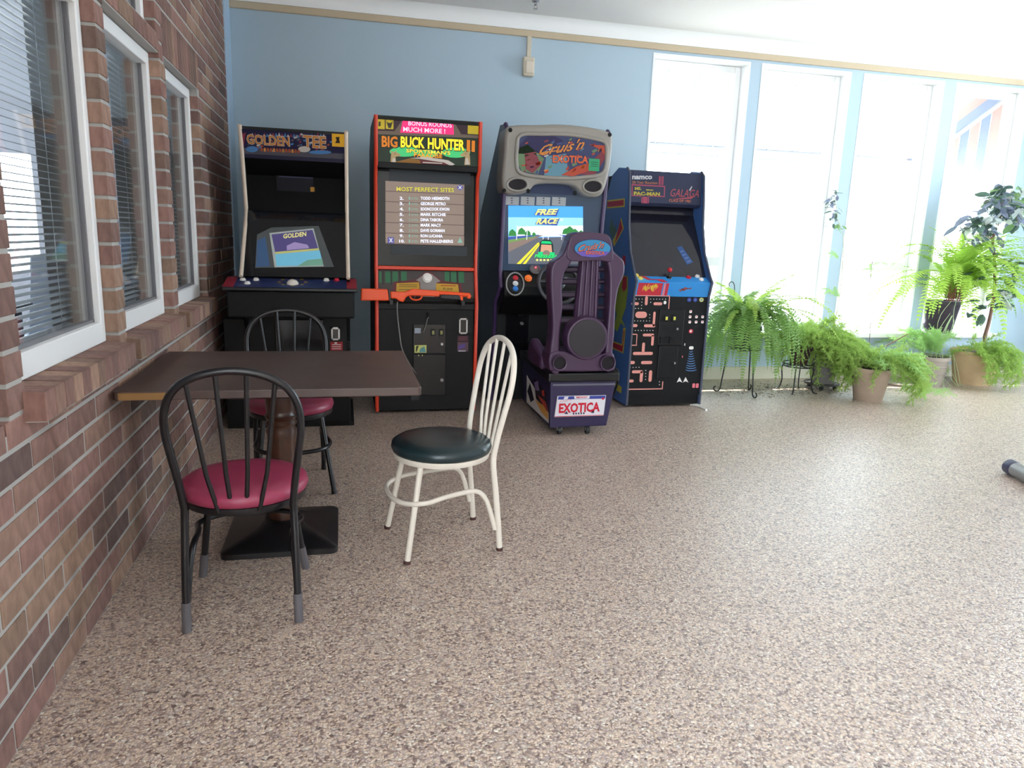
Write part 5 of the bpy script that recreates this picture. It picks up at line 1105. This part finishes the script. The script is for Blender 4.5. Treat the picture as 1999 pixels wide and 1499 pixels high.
# -- tree with variegated leaves in a larger pot
f6 = empty('indoor_tree', (6.15, 5.82, 0), 'slender indoor tree with grey-green leaves in the large tan pot', 'plant')
pot(f6, (6.15, 5.86, 0), .17, .225, .33, mat('tan_clay', (190, 160, 124), .75, var=.1), .02)
bark = mat('bark', (122, 90, 80), .85, var=.2, bump=.3)
tr = [hit(*q, 1, 5.84) for q in ((1921, 692), (1922, 660), (1930, 630), (1938, 590), (1942, 545), (1941, 500), (1938, 470), (1946, 430), (1960, 395))]
MB().tube(smoothpath(tr, 4), [.019-.010*i/32 for i in range(33)], 8).build('trunk', bark, f6, smooth=60)
random.seed(8)
lm = MB(); n = 5
for i in range(n+1):
    t = i/n; w_ = .021*math.sin(math.pi*min(1, t*.93+.05))**.8
    for s_ in (-1, 0, 1): lm.v.append((.075*t, s_*w_, -.012*t*t+(.004 if s_ else 0)))
for i in range(n):
    for s_ in (0, 1): lm.f.append((3*i+s_, 3*i+s_+1, 3*i+s_+4, 3*i+s_+3)); lm.m.append(0)
def leafm(nm, m): o = lm.build(nm, m, world=False); d_ = o.data; bpy.data.objects.remove(o); return d_
lms = [leafm('leaf', mat('leaf_slate', (128, 136, 156), .4, trans=.25)), leafm('leaf', mat('leaf_dark', (84, 108, 96), .4, trans=.25)), leafm('leaf', mat('leaf_pale', (222, 228, 224), .45, trans=.3)), leafm('leaf', mat('leaf_mid', (128, 164, 108), .4, trans=.35))]
br = []
for k, (px, py, yy) in enumerate(((1900, 420, 5.75), (1880, 448, 5.8), (1920, 395, 5.7), (1975, 372, 5.8), (1995, 400, 5.7), (1990, 440, 5.75), (1960, 362, 5.85), (1915, 445, 5.7), (2010, 375, 5.8), (1905, 465, 5.75), (2010, 430, 5.9), (1955, 400, 5.65))):
    e_ = hit(px, py, 1, yy); b_ = tr[6+k % 3]; mid = b_.lerp(e_, .5)+V((0, 0, .04)); path = smoothpath([b_, mid, e_], 4); br.append(path)
    MB().tube(path, [.006-.004*i/8 for i in range(9)], 5).build('branch', bark, f6)
for k, (px, py) in enumerate(((1985, 515), (1995, 530), (1975, 570), (1985, 580), (1908, 520), (1905, 610), (1965, 590))):
    e_ = hit(px, py, 1, 5.8); b_ = min(tr, key=lambda q: abs(q.z-e_.z)); path = [b_.lerp(e_, t/8) for t in range(9)]; br.append(path); MB().tube(path[::4], .003, 5).build('branch', bark, f6)
for bi, path in enumerate(br):
    for j in range(20 if bi < 12 else 8):
        q = path[random.randrange(3, len(path))]+V((random.gauss(0, .045), random.gauss(0, .05), random.gauss(0, .035)))
        o = bpy.data.objects.new('leaf', lms[random.choice([0, 0, 0, 1, 1, 2, 2, 3] if bi < 12 else [1, 1, 3, 2])]); COL.objects.link(o); o.parent = f6; o.location = q-absloc(f6)
        o.rotation_euler = (random.uniform(-.7, .7), random.uniform(-.2, 1.0), random.uniform(0, 6.28)); o.scale = [random.uniform(1.2, 2.0)]*3
for k in range(30): place(phang[k % 3], 'plume', f6, (6.02+random.uniform(-.12, .14), 5.68+random.uniform(-.04, .05), .31), random.gauss(-1.7, .6), random.uniform(-.15, .2), random.uniform(.7, .95))
for k in range(20): place(pm1[k % 5], 'plume', f6, (6.02+random.uniform(-.08, .10), 5.72+random.uniform(-.05, .05), .31), random.gauss(-1.4, .8), random.uniform(-.1, .3), random.uniform(.55, .8))
# -- yellow-green fern on the window sill
f7 = empty('fern_plant', (5.98, 6.14, WZ0), 'arching yellow-green fern in a dark pot on the window sill', 'plant')
pot(f7, (5.98, 6.20, WZ0+.004), .12, .175, .33, mat('plum_pot', (54, 40, 56), .5), .015)
for k in range(130):
    an = 2*math.pi*k*.618
    if math.sin(an) > .55: an = -an
    place(fmy[k % 4], 'frond', f7, (5.98+random.uniform(-.08, .08), 6.10+random.uniform(-.06, .03), WZ0+.36), an, random.uniform(-.75, .2), random.uniform(.95, 1.35))
for k in range(60):
    an = random.uniform(0, 6.28); q = V((5.98+.09*math.cos(an), 6.06+.04*math.sin(an), WZ0+.34)); e_ = q+V((random.uniform(-.12, .12), random.uniform(-.12, .0), random.uniform(.08, .22)))
    MB().tube([q, q.lerp(e_, .5)+V((0, 0, .02)), e_], .0022, 4).build('dry_stem', mat('dry_stem', (150, 92, 78), .7), f7)
for k in range(13):
    x_ = 5.6+random.uniform(0, .75); zt = random.uniform(.5, .8); MB().tube(smoothpath([(5.98+(x_-5.98)*.4, 5.95, zt+.1), (x_, 5.86, zt-.1), (x_+random.uniform(-.06, .06), 5.74, .2), (x_+random.uniform(-.12, .12), 5.66, .012)], 4), .0016, 4).build('runner', mat('runner_pale', (196, 214, 166), .6), f7)
# -- climbing vine between the windows
f8 = empty('climbing_vine', (4.68, 6.10, .3), 'thin climbing vine rising in front of the pillar between second and third windows', 'plant')
vine = [hit(*q, 1, 6.09) for q in ((1628, 665), (1630, 630), (1637, 590), (1643, 540), (1646, 490), (1645, 455), (1636, 430), (1632, 400), (1627, 378))]
MB().tube(smoothpath(vine, 4), .004, 5).build('stem', mat('vine_stem', (190, 190, 170), .6), f8, smooth=60)
for px, py, n_, m_ in ((1628, 380, 12, 0), (1622, 397, 14, 0), (1628, 413, 14, 0), (1625, 430, 12, 0), (1638, 445, 6, 1)):
    for j in range(n_):
        o = bpy.data.objects.new('leaf', lms[[0, 2, 1][j % 3] if m_ == 0 else 3]); COL.objects.link(o); o.parent = f8; o.location = hit(px+random.uniform(-6, 9), py+random.uniform(-8, 8), 1, 6.05+random.uniform(-.03, .03))-absloc(f8)
        o.rotation_euler = (random.uniform(-.7, .7), random.uniform(-.2, 1.2), random.uniform(0, 6.28)); o.scale = [random.uniform(.5, .9)]*3
for px, py in ((1637, 505), (1630, 575), (1640, 580)):
    for k in range(4): place(pml[k % 3], 'plume', f8, hit(px, py+4, 1, 6.06), random.uniform(2.2, 4.0), -.2, .34)
f9 = empty('asparagus_sprig', (5.02, 6.08, WZ0), 'single upright asparagus sprig standing before the third window', 'plant')
tp = hit(1700, 530, 1, 6.08)
MB().tube(smoothpath([(5.0, 5.98, .28), (5.03, 6.05, .6), tp, hit(1708, 500, 1, 6.08)], 5), .0025, 5).build('stem', stem_b, f9, smooth=60)
for k in range(7): place(pml[k % 3], 'plume', f9, tp+V((0, 0, random.uniform(-.08, .05))), random.uniform(0, 6.28), random.uniform(-.3, .2), .34)
bs_ = [hit(*q, 1, 5.75) for q in ((1672, 710), (1700, 690), (1735, 672), (1772, 652))]
MB().tube(smoothpath(bs_, 4), .005, 5).build('bare_stem', stem_b, f9, smooth=60)
# -- dry leaves dropped on the floor
lt = MB()
for k in range(520):
    x_ = random.gauss(3.95, .42); y_ = random.gauss(5.72, .17)
    if y_ > 6.15 or y_ < 5.2 or x_ < 2.9: continue
    a_ = random.uniform(0, 6.28); l_ = random.uniform(.006, .018); w_ = l_*.35; ca, sa = math.cos(a_), math.sin(a_)
    lt.add([(x_+ca*l_, y_+sa*l_, .003+random.random()*.004), (x_-sa*w_, y_+ca*w_, .002), (x_-ca*l_, y_-sa*l_, .004+random.random()*.004), (x_+sa*w_, y_-ca*w_, .002)], [(0, 1, 2, 3)])
tag(lt.build('fallen_leaves', mat('dry_leaf', (92, 76, 62), .9)), 'dry brown leaf bits scattered on the floor under the plant stands', 'leaf litter', kind='stuff')
